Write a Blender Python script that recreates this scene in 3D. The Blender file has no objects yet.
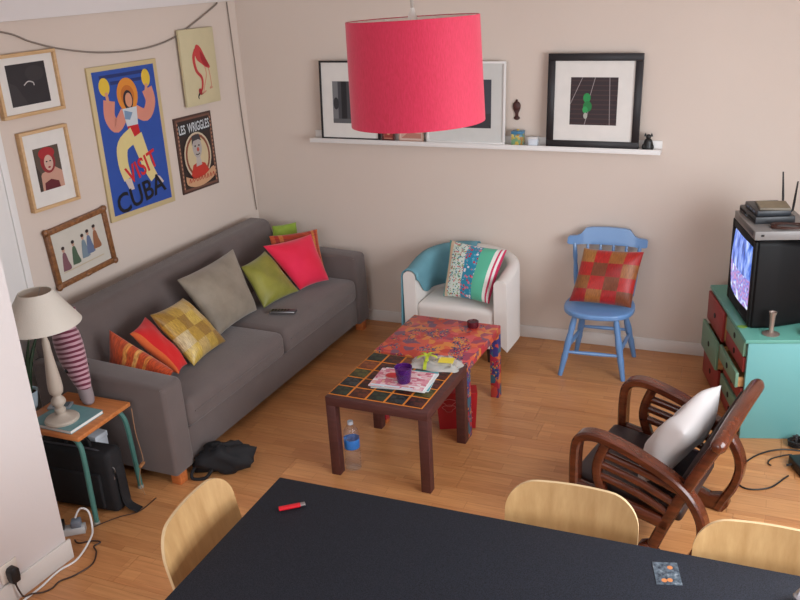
import bpy, bmesh, math, random
from mathutils import Vector, Matrix, Euler
random.seed(7)
scene = bpy.context.scene
C = scene.collection
PI = math.pi

# ------------------------------------------------------------------ camera
FPX = 864.93; CAM = Vector((3.864, -5.051, 2.42)); YAW, PITCH, ROLL = 0.4923, -0.3671, -0.0565
WA = 0.0807                                    # back wall is a little off square to the left wall
_f = Vector((-math.sin(YAW)*math.cos(PITCH), math.cos(YAW)*math.cos(PITCH), math.sin(PITCH)))
_r = _f.cross(Vector((0, 0, 1))).normalized(); _u = _r.cross(_f)
CR = math.cos(ROLL)*_r + math.sin(ROLL)*_u; CU = -math.sin(ROLL)*_r + math.cos(ROLL)*_u
cd = bpy.data.cameras.new('camera'); cam = bpy.data.objects.new('camera', cd); C.objects.link(cam)
cd.sensor_width = 36; cd.lens = FPX/800*36; cd.clip_start = .05
mw = Matrix((( CR.x, CU.x, -_f.x, CAM.x), (CR.y, CU.y, -_f.y, CAM.y), (CR.z, CU.z, -_f.z, CAM.z), (0, 0, 0, 1)))
cam.matrix_world = mw
scene.camera = cam

def hit(px, py, n, k):                         # pixel -> point on the plane n.p = k
    d = _f + CR*((px-400)/FPX) - CU*((py-300)/FPX); n = Vector(n)
    return CAM + d*((k - n.dot(CAM))/n.dot(d))
def fl(px, py, z=0.): return hit(px, py, (0, 0, 1), z)
def lw(px, py, x=0.): return hit(px, py, (1, 0, 0), x)

# ------------------------------------------------------------------ world, light, exposure
vs = scene.view_settings
vs.view_transform = 'Standard'; vs.look = 'None'; vs.gamma = 1; vs.use_curve_mapping = False
vs.exposure = 0.07
w = bpy.data.worlds.new('world'); scene.world = w; w.use_nodes = True
w.node_tree.nodes['Background'].inputs[0].default_value = (.80, .88, 1, 1)
w.node_tree.nodes['Background'].inputs[1].default_value = 1.0
def area(name, loc, rot, sx, sy, power, col, spread=180):
    l = bpy.data.lights.new(name, 'AREA'); l.shape = 'RECTANGLE'; l.size = sx; l.size_y = sy
    l.energy = power; l.color = col; l.spread = math.radians(spread)
    o = bpy.data.objects.new(name, l); C.objects.link(o); o.location = loc; o.rotation_euler = rot; return o
# daylight in the openings of the two windows of the room (right wall and rear wall)
area('daylight_right_window', (5.04, -2.55, 1.55), (0, math.radians(90-22), 0), 1.5, 2.5, 116, (.90, .95, 1))
area('daylight_rear_window', (2.9, -6.24, 1.75), (math.radians(90-20), 0, 0), 2.0, 1.5, 44, (.90, .95, 1))

# ------------------------------------------------------------------ materials
def lin(c):
    r = []
    for v in c:
        v /= 255.; r.append(v/12.92 if v <= .04045 else ((v+.055)/1.055)**2.4)
    return (*r, 1.)
class N:
    """small node-graph helper"""
    def __init__(s, name):
        s.m = bpy.data.materials.new(name); s.m.use_nodes = True
        s.t = s.m.node_tree; s.b = s.t.nodes['Principled BSDF']
    def n(s, kind, **kw):
        x = s.t.nodes.new(kind)
        for k, v in kw.items():
            if k.startswith('i_'):
                key = k[2:]; key = int(key) if key.isdigit() else key.replace('_', ' ')
                if hasattr(v, 'is_output'): s.t.links.new(v, x.inputs[key])
                else: x.inputs[key].default_value = v
            else: setattr(x, k, v)
        return x
    def l(s, a, b): s.t.links.new(a, b)
    def coord(s, kind='Object', scale=None):
        o = s.n('ShaderNodeTexCoord').outputs[kind]
        if scale is not None:
            mp = s.n('ShaderNodeMapping'); s.l(o, mp.inputs[0]); mp.inputs['Scale'].default_value = scale if hasattr(scale, '__len__') else (scale,)*3
            o = mp.outputs[0]
        return o
    def ramp(s, fac, stops, interp='LINEAR'):
        r = s.n('ShaderNodeValToRGB'); e = r.color_ramp; e.interpolation = interp
        while len(e.elements) < len(stops): e.elements.new(.5)
        for q, (p, c) in zip(e.elements, stops): q.position = p; q.color = lin(c)
        s.l(fac, r.inputs[0]); return r.outputs[0]
    def mix(s, a, b, f, mode='MIX'):
        x = s.n('ShaderNodeMix', data_type='RGBA', blend_type=mode)
        for key, v in ((0, f), (6, a), (7, b)):
            if hasattr(v, 'is_output'): s.l(v, x.inputs[key])
            else: x.inputs[key].default_value = v
        return x.outputs[2]
    def bump(s, h, st=.2, d=.01):
        x = s.n('ShaderNodeBump'); x.inputs['Strength'].default_value = st; x.inputs['Distance'].default_value = d
        s.l(h, x.inputs['Height']); s.l(x.outputs[0], s.b.inputs['Normal'])
    def col(s, o):
        if hasattr(o, 'is_output'): s.l(o, s.b.inputs['Base Color'])
        else: s.b.inputs['Base Color'].default_value = o
    def set(s, **kw):
        for k, v in kw.items(): s.b.inputs[k.replace('_', ' ')].default_value = v
        return s
def noise(g, co, scale, detail=3, rough=.55):
    x = g.n('ShaderNodeTexNoise'); g.l(co, x.inputs[0]); x.inputs['Scale'].default_value = scale; x.inputs['Detail'].default_value = detail; x.inputs['Roughness'].default_value = rough
    return x.outputs[0]
MATS = {}
def plain(name, c, rough=.6, metal=0, var=.12, vs_=6, bs=0, bst=.15, coat=0, **kw):
    """one-colour material with a little tonal noise and optional fine bump"""
    if name in MATS: return MATS[name]
    g = N(name); co = g.coord(); base = lin(c)
    f = noise(g, co, vs_)
    dark = tuple(v*(1-var) for v in base[:3])+(1,); lite = tuple(min(1, v*(1+var)) for v in base[:3])+(1,)
    g.col(g.mix(dark, lite, f)); g.set(Roughness=rough, Metallic=metal)
    if coat: g.set(Coat_Weight=coat, Coat_Roughness=.1)
    if bs: g.bump(noise(g, co, bs, 4), bst, .004)
    g.set(**kw)
    MATS[name] = g.m; return g.m
def wood(name, c1, c2, rough=.4, scale=(3, 40, 40), coat=0, bst=.05):
    if name in MATS: return MATS[name]
    g = N(name); co = g.coord('Object', scale)
    f = noise(g, co, 1.4, 5, .62)
    g.col(g.ramp(f, [(.3, c1), (.7, c2)])); g.set(Roughness=rough)
    if coat: g.set(Coat_Weight=coat, Coat_Roughness=.12)
    g.bump(f, bst, .004); MATS[name] = g.m; return g.m

WALL = plain('wall_paint_beige', (217, 202, 190), .85, var=.03, vs_=1.5, bs=90, bst=.12)
WHITEW = plain('wall_paint_white', (226, 219, 217), .8, var=.02, vs_=1.5, bs=90, bst=.1)
CEIL = plain('ceiling_paint', (228, 222, 220), .9, var=.02)
TRIM = plain('trim_white', (224, 218, 212), .5, var=.03)
BLACKP = plain('black_plastic', (22, 22, 24), .4)
DARKM = plain('dark_rubber', (28, 25, 25), .6)
STEEL = plain('steel', (170, 172, 175), .3, 1)
SHELFW = plain('white_lacquer', (232, 229, 226), .4, var=.02)

PANE = plain('window_glass', (235, 240, 245), .05, var=0, Alpha=.12)
def floor_mat():
    g = N('laminate_floor'); tc = g.n('ShaderNodeTexCoord').outputs['Object']
    oi = g.n('ShaderNodeObjectInfo').outputs['Random']
    mu = g.n('ShaderNodeMath', operation='MULTIPLY', i_0=oi, i_1=37.3)
    cx = g.n('ShaderNodeCombineXYZ'); g.l(mu.outputs[0], cx.inputs[0])
    ad = g.n('ShaderNodeVectorMath', operation='ADD'); g.l(tc, ad.inputs[0]); g.l(cx.outputs[0], ad.inputs[1])
    br = g.n('ShaderNodeTexBrick', offset=.37, squash=1); g.l(ad.outputs[0], br.inputs[0])
    for k, v in (('Scale', 1), ('Mortar Size', .0009), ('Mortar Smooth', .3), ('Bias', 0), ('Brick Width', .41), ('Row Height', .0633)): br.inputs[k].default_value = v
    br.inputs['Color1'].default_value = lin((222, 160, 104)); br.inputs['Color2'].default_value = lin((206, 142, 90)); br.inputs['Mortar'].default_value = lin((178, 116, 70))
    mp = g.n('ShaderNodeMapping'); g.l(ad.outputs[0], mp.inputs[0]); mp.inputs['Scale'].default_value = (3, 42, 42)
    f = noise(g, mp.outputs[0], 1.6, 5, .6)
    fr = g.ramp(f, [(.25, (222, 214, 206)), (.75, (255, 255, 255))])
    c = g.mix(br.outputs[0], fr, 1., 'MULTIPLY')
    pv = g.ramp(oi, [(0, (238, 238, 238)), (1, (255, 255, 255))])
    g.col(g.mix(c, pv, 1., 'MULTIPLY'))
    g.set(Roughness=.34); g.bump(f, .05, .003)
    return g.m
FLOORM = floor_mat()

# ------------------------------------------------------------------ mesh helpers
class MB:
    def __init__(s): s.v = []; s.f = []; s.mi = []; s.uv = {}; s.sm = []
    def add(s, V, F, M=None, mi=0, smooth=False):
        o = len(s.v)
        for p in V:
            p = Vector(p); s.v.append(M @ p if M is not None else p)
        for q in F: s.f.append([i+o for i in q]); s.mi.append(mi); s.sm.append(smooth)
        return s
    def box(s, x0, x1, y0, y1, z0, z1, bev=0, seg=2, M=None, mi=0):
        bm = bmesh.new(); bmesh.ops.create_cube(bm, size=1)
        for v in bm.verts: v.co = Vector(((x0+x1)/2+v.co.x*(x1-x0), (y0+y1)/2+v.co.y*(y1-y0), (z0+z1)/2+v.co.z*(z1-z0)))
        return s.bm(bm, bev, seg, M, mi)
    def bm(s, bm, bev=0, seg=2, M=None, mi=0):
        if bev: bmesh.ops.bevel(bm, geom=list(bm.edges), offset=bev, segments=seg, affect='EDGES', profile=.5)
        bm.verts.index_update()
        s.add([v.co.copy() for v in bm.verts], [[v.index for v in f.verts] for f in bm.faces], M, mi, smooth=bool(bev)); bm.free(); return s
    def prism(s, pts, a, b, bev=0, seg=2, M=None, mi=0, axis='y'):
        """extrude a 2D outline; axis y: outline is (x,z); axis z: outline is (x,y); axis x: (y,z)"""
        bm = bmesh.new()
        mk = {'y': lambda p, t: (p[0], t, p[1]), 'z': lambda p, t: (p[0], p[1], t), 'x': lambda p, t: (t, p[0], p[1])}[axis]
        A = [bm.verts.new(mk(p, a)) for p in pts]; B = [bm.verts.new(mk(p, b)) for p in pts]; n = len(pts)
        bm.faces.new(A); bm.faces.new(B[::-1])
        for i in range(n): bm.faces.new((A[i], B[i], B[(i+1) % n], A[(i+1) % n]))
        bmesh.ops.recalc_face_normals(bm, faces=list(bm.faces))
        return s.bm(bm, bev, seg, M, mi)
    def tube(s, P, r, n=8, M=None, mi=0, closed=False):
        P = [Vector(p) for p in P]; m = len(P); R = r if hasattr(r, '__len__') else [r]*m
        V = []; F = []; up = None
        for i in range(m):
            if closed: t = P[(i+1) % m]-P[i-1]
            else: t = P[min(i+1, m-1)]-P[max(i-1, 0)]
            t.normalize()
            if up is None: up = t.orthogonal().normalized()
            up = (up - t*up.dot(t)).normalized(); b = t.cross(up)
            for k in range(n):
                a = 2*PI*k/n; V.append(P[i]+(up*math.cos(a)+b*math.sin(a))*R[i])
        for i in range(m if closed else m-1):
            j = (i+1) % m
            for k in range(n): F.append((i*n+k, i*n+(k+1) % n, j*n+(k+1) % n, j*n+k))
        if not closed: F += [tuple(range(n))[::-1], tuple(range((m-1)*n, m*n))]
        return s.add(V, F, M, mi, True)
    def lathe(s, prof, n=24, M=None, mi=0, cx=0, cy=0, a0=0, a1=2*PI):
        V = []; F = []; m = len(prof)
        for k in range(n):
            a = 2*PI*k/n
            for r, z in prof: V.append((cx+r*math.cos(a), cy+r*math.sin(a), z))
        for k in range(n):
            for i in range(m-1): F.append((k*m+i, ((k+1) % n)*m+i, ((k+1) % n)*m+i+1, k*m+i+1))
        if prof[0][0] > 1e-6 and prof[0][0] != prof[-1][0]: pass
        return s.add(V, F, M, mi, True)
    def ball(s, c, r, n=12, mi=0, M=None):
        rx, ry, rz = r if hasattr(r, '__len__') else (r, r, r)
        V = []; F = []; m = n//2
        for i in range(m+1):
            t = PI*i/m
            for k in range(n): a = 2*PI*k/n; V.append((c[0]+rx*math.sin(t)*math.cos(a), c[1]+ry*math.sin(t)*math.sin(a), c[2]+rz*math.cos(t)))
        for i in range(m):
            for k in range(n): F.append((i*n+k, (i+1)*n+k, (i+1)*n+(k+1) % n, i*n+(k+1) % n))
        return s.add(V, F, M, mi, True)
    def ribbon(s, pts, th, y0, y1, M=None, mi=0, bev=.008):
        """bent strip: a smooth (x,z) centre line given thickness th and width y0..y1"""
        P = smooth2(pts); n = len(P); L = []; R = []
        T = th if hasattr(th, '__len__') else (th, th)
        for i, p in enumerate(P):
            a = P[max(i-1, 0)]; b = P[min(i+1, n-1)]; dx, dz = b[0]-a[0], b[1]-a[1]; q = math.hypot(dx, dz)
            h = (T[0]+(T[1]-T[0])*i/(n-1))/2
            L.append((p[0]-dz/q*h, p[1]+dx/q*h)); R.append((p[0]+dz/q*h, p[1]-dx/q*h))
        # cross-section with chamfered corners, swept along
        V = []; F = []
        for l, r in zip(L, R):
            ux, uz = (r[0]-l[0]), (r[1]-l[1]); d = math.hypot(ux, uz); e = min(bev, d*.3); tx, tz = ux/d*e, uz/d*e
            V += [(l[0], y0+e, l[1]), (l[0], y1-e, l[1]), (l[0]+tx, y1, l[1]+tz), (r[0]-tx, y1, r[1]-tz), (r[0], y1-e, r[1]), (r[0], y0+e, r[1]), (r[0]-tx, y0, r[1]-tz), (l[0]+tx, y0, l[1]+tz)]
        for i in range(n-1):
            for k in range(8): F.append((i*8+k, i*8+(k+1) % 8, i*8+8+(k+1) % 8, i*8+8+k))
        F += [tuple(range(8))[::-1], tuple(range((n-1)*8, n*8))]
        return s.add(V, F, M, mi, True)
    def build(s, name, mats, parent=None, ang=35, M=None):
        me = bpy.data.meshes.new(name); me.from_pydata([tuple(v) for v in s.v], [], s.f)
        if not hasattr(mats, '__len__'): mats = [mats]
        for m in mats: me.materials.append(m)
        for p, mi, sm in zip(me.polygons, s.mi, s.sm): p.material_index = mi; p.use_smooth = sm
        bm = bmesh.new(); bm.from_mesh(me); bmesh.ops.recalc_face_normals(bm, faces=list(bm.faces)); bm.to_mesh(me); bm.free()
        if s.uv:
            uvl = me.uv_layers.new(name='UVMap')
            for li, lp in enumerate(me.loops): uvl.data[li].uv = s.uv.get(lp.vertex_index, (0, 0))
        me.set_sharp_from_angle(angle=math.radians(ang))
        o = bpy.data.objects.new(name, me); C.objects.link(o)
        if parent: o.parent = parent
        if M is not None: o.matrix_local = M
        return o
def smooth2(pts, k=6):
    P = [tuple(p) for p in pts]; out = []; d = len(P[0])
    for i in range(len(P)-1):
        a = P[max(i-1, 0)]; b = P[i]; c = P[i+1]; e = P[min(i+2, len(P)-1)]
        for j in range(k):
            t = j/k
            out.append(tuple(.5*(2*b[q]+(c[q]-a[q])*t+(2*a[q]-5*b[q]+4*c[q]-e[q])*t*t+(3*b[q]-a[q]-3*c[q]+e[q])*t**3) for q in range(d)))
    out.append(P[-1]); return out
def tag(o, label, cat, group=None):
    o['label'] = label; o['category'] = cat
    if group: o['group'] = group
    return o
def thing(name, label, cat, loc=(0, 0, 0), rz=0, group=None, M=None):
    o = bpy.data.objects.new(name, None); C.objects.link(o); o.empty_display_size = .1
    if M is not None: o.matrix_world = M
    else: o.location = loc; o.rotation_euler = (0, 0, rz)
    return tag(o, label, cat, group)
def struct(o): o['kind'] = 'structure'; return o
def TR(x, y, z=0, rz=0, rx=0, ry=0): return Matrix.Translation((x, y, z)) @ Euler((rx, ry, rz)).to_matrix().to_4x4()
def frame_M(o, x, y, z):
    M = Matrix.Identity(4)
    for i, a in enumerate((x, y, z)):
        a = Vector(a).normalized()
        for k in range(3): M[k][i] = a[k]
    M.translation = Vector(o); return M
def dup(root, parent=None):
    r = root.copy(); C.objects.link(r)
    if parent: r.parent = parent
    for ch in list(root.children): dup(ch, r)
    return r

# ------------------------------------------------------------------ the room
EW = Vector((math.cos(WA), math.sin(WA), 0)); NW = Vector((math.sin(WA), -math.cos(WA), 0))   # along the back wall, out of it
def bwp(s, o, z): return EW*s + NW*o + Vector((0, 0, z))
BWM = frame_M((0, 0, 0), EW, -NW, (0, 0, 1))                  # local x along the wall, y into the wall
CZ = 3.0; XR = 5.05; YR = -6.25; PX = .943; PY = -2.905
fb = struct(MB().box(-.3, XR+.2, YR-.2, .9, -.12, -.013).build('floor', plain('subfloor', (120, 90, 65), .8)))
# laminate boards, laid parallel to the back wall, cut at the walls
random.seed(3)
L, Wd, n = 1.28, .19, 0
full = None
for r in range(35):
    o0 = r*Wd; x = -random.uniform(.1, L)
    while x < XR+.4:
        c0 = bwp(x+L/2, o0+Wd/2, 0)
        pts = [bwp(x+a, o0+b, 0) for a in (0, L) for b in (0, Wd)]
        if max(p.x for p in pts) < 0 or min(p.x for p in pts) > XR or max(p.y for p in pts) < YR or (max(p.x for p in pts) < PX and max(p.y for p in pts) < PY): x += L; continue
        bm = bmesh.new(); bmesh.ops.create_cube(bm, size=1)
        for v in bm.verts: v.co = Vector((v.co.x*(L-.0016), v.co.y*(Wd-.0018), v.co.z*.012-.006))
        M = frame_M(c0, EW, -NW, (0, 0, 1)); Mi = M.inverted(); cut = False
        for co, no in (((.002, 0, 0), (1, 0, 0)), ((XR-.002, 0, 0), (-1, 0, 0)), ((0, YR+.002, 0), (0, 1, 0))):
            if any((p-Vector(co)).dot(Vector(no)) < 0 for p in pts):
                cut = True
                lc = Mi @ Vector(co); ln = Mi.to_3x3() @ Vector(no)
                res = bmesh.ops.bisect_plane(bm, geom=list(bm.verts)+list(bm.edges)+list(bm.faces), plane_co=lc, plane_no=ln, clear_inner=True)
                ed = [e for e in res['geom_cut'] if isinstance(e, bmesh.types.BMEdge)]
                if ed: bmesh.ops.holes_fill(bm, edges=ed)
        if len(bm.faces) >= 5:
            if cut or full is None:
                me = bpy.data.meshes.new('plank'); bm.to_mesh(me); me.materials.append(FLOORM)
                if not cut: full = me
            else: me = full
            o = bpy.data.objects.new('plank', me); C.objects.link(o); o.parent = fb; o.matrix_local = M
        bm.free(); x += L
# walls
struct(MB().box(-.3, XR+.5, 0, .2, 0, CZ).build('wall_back', WALL, M=BWM))
struct(MB().box(-.2, 0, PY-.15, .02, 0, CZ).build('wall_left', WALL))
struct(MB().box(-.2, PX, YR-.2, PY, 0, CZ, bev=.004).build('wall_pillar', WHITEW))
def holed(axis, k0, k1, a0, a1, h):            # wall with a rectangular window hole
    m = MB(); y0, y1, z0, z1 = h
    for (p, q, r, s_) in ((a0, y0, 0, CZ), (y1, a1, 0, CZ), (y0, y1, 0, z0), (y0, y1, z1, CZ)):
        m.box(*((k0, k1, p, q) if axis == 'x' else (p, q, k0, k1)), r, s_)
    return m
struct(holed('x', XR, XR+.2, YR-.2, .9, (-3.8, -1.3, .8, 2.3)).build('wall_right', WHITEW))
struct(holed('y', YR-.2, YR, PX, XR, (1.9, 3.9, 1.0, 2.5)).build('wall_rear', WHITEW))
struct(MB().box(-.3, XR+.2, YR-.2, .9, CZ, CZ+.1).build('ceiling', CEIL))
# white painted beam along the top of the left wall
struct(MB().box(0, .03, PY+.001, -.006, 2.268, CZ-.001, bev=.004).build('trim_1', CEIL))
for nm, ax, (y0, y1, z0, z1), k in (('window_1', 'x', (-3.8, -1.3, .8, 2.3), XR+.12), ('window_2', 'y', (1.9, 3.9, 1.0, 2.5), YR-.12)):
    t = bpy.data.objects.new(nm, None); C.objects.link(t); t['kind'] = 'structure'
    m = MB(); b = .06; ym = (y0+y1)/2
    for (p, q, r, s_) in ((y0, y1, z0, z0+b), (y0, y1, z1-b, z1), (y0, y0+b, z0, z1), (y1-b, y1, z0, z1), (ym-b/2, ym+b/2, z0, z1)):
        m.box(*((k, k+.05, p, q) if ax == 'x' else (p, q, k, k+.05)), r, s_)
    m.build('window_frame', TRIM, t)
    for (p, q) in ((y0+b, ym-b/2), (ym+b/2, y1-b)):
        MB().box(*((k+.02, k+.026, p, q) if ax == 'x' else (p, q, k+.02, k+.026)), z0+b, z1-b).build('pane', PANE, t)
# skirting boards
m = MB(); m.box(.012, 3.98, -.014, 0, 0, .085, bev=.004); struct(m.build('baseboard_back', TRIM, M=BWM))
m = MB(); m.box(PX, PX+.014, YR, PY+.014, 0, .10, bev=.004); struct(m.build('baseboard_left', TRIM))
# white door in the alcove side of the left wall
d = bpy.data.objects.new('door_1', None); C.objects.link(d); d['kind'] = 'structure'
MB().box(.001, .022, PY+.002, -2.115, 0, 2.05, bev=.003).build('door_panel', SHELFW, d)
MB().box(.001, .03, -2.115, -2.075, 0, 2.09, bev=.004).build('door_casing', SHELFW, d)

# ------------------------------------------------------------------ sofa
SOFA = plain('sofa_fabric', (99, 87, 84), .95, var=.13, vs_=9, bs=260, bst=.35, Sheen_Weight=.25)
LEGW = wood('sofa_leg_wood', (176, 92, 44), (206, 122, 66), .45)
ST = .052; SO = (1.04, -2.27, 0); SM = TR(*SO, rz=ST)
sofa = thing('sofa', 'long grey fabric sofa along the poster wall, piled with cushions', 'sofa', SO, ST)
MB().box(-.85, -.025, .10, 2.13, .075, .262, bev=.012).build('base', SOFA, sofa)
for y0 in (0, 2.08):
    m = MB().prism([(0, .065), (-.004, .552), (-.03, .57), (-.845, .60), (-.86, .59), (-.86, .065)], y0, y0+.155, bev=.022, seg=3)
    m.build('arm', SOFA, sofa)
def softbox(x0, x1, y0, y1, z0, z1, r, puff):
    """cushion block with rounded edges and a puffed top"""
    bm = bmesh.new(); bmesh.ops.create_cube(bm, size=1)
    for v in bm.verts: v.co = Vector(((x0+x1)/2+v.co.x*(x1-x0), (y0+y1)/2+v.co.y*(y1-y0), (z0+z1)/2+v.co.z*(z1-z0)))
    bmesh.ops.bevel(bm, geom=list(bm.edges), offset=r, segments=4, affect='EDGES', profile=.5)
    bmesh.ops.subdivide_edges(bm, edges=[e for e in bm.edges if e.calc_length() > .1], cuts=6, use_grid_fill=True)
    for v in bm.verts:
        fx = 1-((v.co.x-(x0+x1)/2)/((x1-x0)/2))**2; fy = 1-((v.co.y-(y0+y1)/2)/((y1-y0)/2))**2
        if v.co.z > (z0+z1)/2: v.co.z += puff*max(0, fx)**.6*max(0, fy)**.6
    m = MB(); m.bm(bm); m.sm = [True]*len(m.sm); return m
for y0, y1 in ((.16, 1.116), (1.120, 2.078)):
    cu = softbox(-.60, -.002, y0, y1, .255, .415, .045, .02).build('seat_cushion', SOFA, sofa, ang=80)
    zc = .345; m = MB(); m.tube([(.0005, y0+.05, zc), (.0005, y1-.05, zc)], .004, 6); m.build('piping', SOFA, cu)
bm_ = MB().prism([(-.862, .10), (-.868, .765), (-.845, .798), (-.725, .798), (-.685, .775), (-.59, .42), (-.57, .26), (-.57, .10)], .05, 2.11, bev=.02, seg=3)
bm_.build('backrest', SOFA, sofa)
for x0 in (-.075, -.83):
    for y0 in (.035, 2.135):
        MB().box(x0, x0+.06, y0, y0+.06, 0, .072, bev=.004).build('leg', LEGW, sofa)

# ------------------------------------------------------------------ cushions
def pillow(q, t, name, mat_, n=16, pinch=.06, wr=.006, seed=1):
    """cushion from its four corner points (bottom-near, bottom-far, top-far, top-near)"""
    q = [Vector(p) for p in q]; nr = (q[1]-q[0]).cross(q[3]-q[0]).normalized()
    rnd = random.Random(seed); ph = [rnd.uniform(0, 6.28) for _ in range(6)]
    ctr = sum(q, Vector())/4
    m = MB(); idx = {}
    def pos(u, v, side):
        a, b = (u+1)/2, (v+1)/2
        # edges bow in a little between the corners
        a = .5+(a-.5)*(1-pinch*(1-v*v)); b = .5+(b-.5)*(1-pinch*(1-u*u))
        p = q[0]*(1-a)*(1-b)+q[1]*a*(1-b)+q[2]*a*b+q[3]*(1-a)*b
        h = t*.5*max(0, (1-u**4)*(1-v**4))**.62
        wv = wr*(math.sin(3.1*u+2.2*v+ph[0])+.7*math.sin(5.3*v-3.7*u+ph[1])+.5*math.sin(8*u+ph[2])*math.sin(7*v+ph[3]))*max(0, (1-u*u)*(1-v*v))**.4
        return p+nr*(side*h+wv)
    for sd in (1, -1):
        for i in range(n+1):
            for j in range(n+1):
                e = i in (0, n) or j in (0, n)
                if sd == -1 and e: idx[(sd, i, j)] = idx[(1, i, j)]; continue
                u, v = -1+2*i/n, -1+2*j/n
                # denser towards the edges
                uu, vv = math.sin(u*PI/2*.98)/math.sin(PI/2*.98), math.sin(v*PI/2*.98)/math.sin(PI/2*.98)
                idx[(sd, i, j)] = len(m.v); m.v.append(pos(uu, vv, sd)-ctr); m.uv[idx[(sd, i, j)]] = ((uu+1)/2, (vv+1)/2)
        for i in range(n):
            for j in range(n):
                f = [idx[(sd, i, j)], idx[(sd, i+1, j)], idx[(sd, i+1, j+1)], idx[(sd, i, j+1)]]
                m.f.append(f if sd == 1 else f[::-1]); m.mi.append(0); m.sm.append(True)
    o = m.build(name, mat_, ang=180); o.location = ctr; return o
def lean_quad(px, z, tilt, outward=None):
    """corner pixels; the bottom edge lies at height z, the cushion leans back by tilt from flat"""
    b = fl(*px[0], z); r = fl(*px[1], z); h = (r-b).normalized().cross(Vector((0, 0, 1)))
    t = math.radians(tilt); nr = h*math.sin(t)+Vector((0, 0, 1))*math.cos(t); k = nr.dot(b)
    return [b, r, hit(*px[2], nr, k), hit(*px[3], nr, k)]
def cloth(name, c1, c2, scale=5, rough=.7, sheen=.3, bs=180):
    g = N(name); co = g.coord(); f = noise(g, co, scale, 4)
    g.col(g.ramp(f, [(.3, c1), (.7, c2)])); g.set(Roughness=rough, Sheen_Weight=sheen); g.bump(noise(g, co, bs, 3), .25, .003); return g.m
def patch_mat(name, cols, nx, ny, off=.5, mort=None, rough=.45, alt=None):
    """square patchwork: brick cells coloured from a palette"""
    g = N(name); uv = g.coord('UV')
    mp = g.n('ShaderNodeMapping'); g.l(uv, mp.inputs[0]); mp.inputs['Scale'].default_value = (nx, ny, 1)
    fl_ = g.n('ShaderNodeVectorMath', operation='FLOOR'); g.l(mp.outputs[0], fl_.inputs[0])
    wn = g.n('ShaderNodeTexWhiteNoise', noise_dimensions='2D'); g.l(fl_.outputs[0], wn.inputs['Vector'])
    k = len(cols); c = g.ramp(wn.outputs['Value'], [(i/k, cols[i]) for i in range(k)], 'CONSTANT')
    if alt:
        k2 = len(alt); ca = g.ramp(wn.outputs['Value'], [(i/k2, alt[i]) for i in range(k2)], 'CONSTANT')
        ck = g.n('ShaderNodeTexChecker', i_Scale=1.0); g.l(mp.outputs[0], ck.inputs[0]); c = g.mix(c, ca, ck.outputs['Fac'])
    f = noise(g, g.coord('UV', (60, 5, 1)), 2, 4)
    c = g.mix(c, g.ramp(f, [(.3, (150, 130, 110)), (.65, (255, 255, 255))]), .8, 'MULTIPLY')
    g.col(c); g.set(Roughness=rough, Sheen_Weight=.2); g.bump(f, .2, .004); return g.m
def stripes_mat(name, stops, rough=.7, axis=0, dots=None, thread=None):
    """bands across the u (or v) direction; dots: list of (u0, u1, scale, colours)"""
    g = N(name); uv = g.coord('UV'); sp = g.n('ShaderNodeSeparateXYZ'); g.l(uv, sp.inputs[0])
    c = g.ramp(sp.outputs[axis], stops, 'CONSTANT')
    for (u0, u1, sc, cs, thr) in dots or ():
        vo = g.n('ShaderNodeTexVoronoi'); g.l(uv, vo.inputs[0]); vo.inputs['Scale'].default_value = sc
        pal = g.ramp(g.n('ShaderNodeSeparateColor', i_0=vo.outputs['Color']).outputs[0], [(i/len(cs), x) for i, x in enumerate(cs)], 'CONSTANT')
        a = g.n('ShaderNodeMath', operation='LESS_THAN', i_0=vo.outputs['Distance'], i_1=thr)
        b = g.n('ShaderNodeMath', operation='GREATER_THAN', i_0=sp.outputs[axis], i_1=u0)
        d = g.n('ShaderNodeMath', operation='LESS_THAN', i_0=sp.outputs[axis], i_1=u1)
        e = g.n('ShaderNodeMath', operation='MULTIPLY', i_0=a.outputs[0], i_1=b.outputs[0])
        h = g.n('ShaderNodeMath', operation='MULTIPLY', i_0=e.outputs[0], i_1=d.outputs[0])
        c = g.mix(c, pal, h.outputs[0])
    if thread:
        f = noise(g, g.coord('UV', thread), 1.5, 4)
        c = g.mix(c, g.ramp(f, [(.35, (140, 90, 60)), (.6, (255, 255, 255))]), .7, 'MULTIPLY')
    g.col(c); g.set(Roughness=rough, Sheen_Weight=.2); g.bump(noise(g, g.coord(), 180, 3), .2, .003); return g.m
GRP = 'cushions on the grey sofa'
Q = lean_quad([(219, 336), (257, 310), (233, 249), (177, 280)], .445, 56)
tag(pillow(Q, .13, 'cushion', cloth('cushion_taupe', (124, 113, 98), (150, 138, 121), 7, .6), seed=3), 'large plain grey-beige cushion leaning on the sofa backrest', 'cushion', GRP)
Q = lean_quad([(194, 366), (226, 341), (183, 298), (150, 315)], .445, 52)
GOLD = patch_mat('cushion_gold', [(206, 170, 64), (196, 158, 60), (216, 184, 84)], 4, 4, rough=.35, alt=[(212, 190, 140), (166, 126, 44), (206, 176, 108)])
tag(pillow(Q, .12, 'cushion', GOLD, seed=5), 'gold patchwork satin cushion between the red and the grey cushion', 'cushion', GRP)
Q = [SM @ Vector(p) for p in ((-.17, .325, .475), (-.205, .445, .475), (-.505, .51, .69), (-.46, .325, .67))]
REDC = stripes_mat('cushion_red', [(0, (214, 96, 40)), (.09, (204, 14, 16)), (.95, (224, 60, 30))], .75)
tag(pillow(Q, .08, 'cushion', REDC, seed=8), 'plain bright red cushion with an orange border strip', 'cushion', GRP)
Q = [SM @ Vector(p) for p in ((-.57, .222, .452), (-.15, .222, .452), (-.13, .245, .535), (-.545, .272, .705))]
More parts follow.
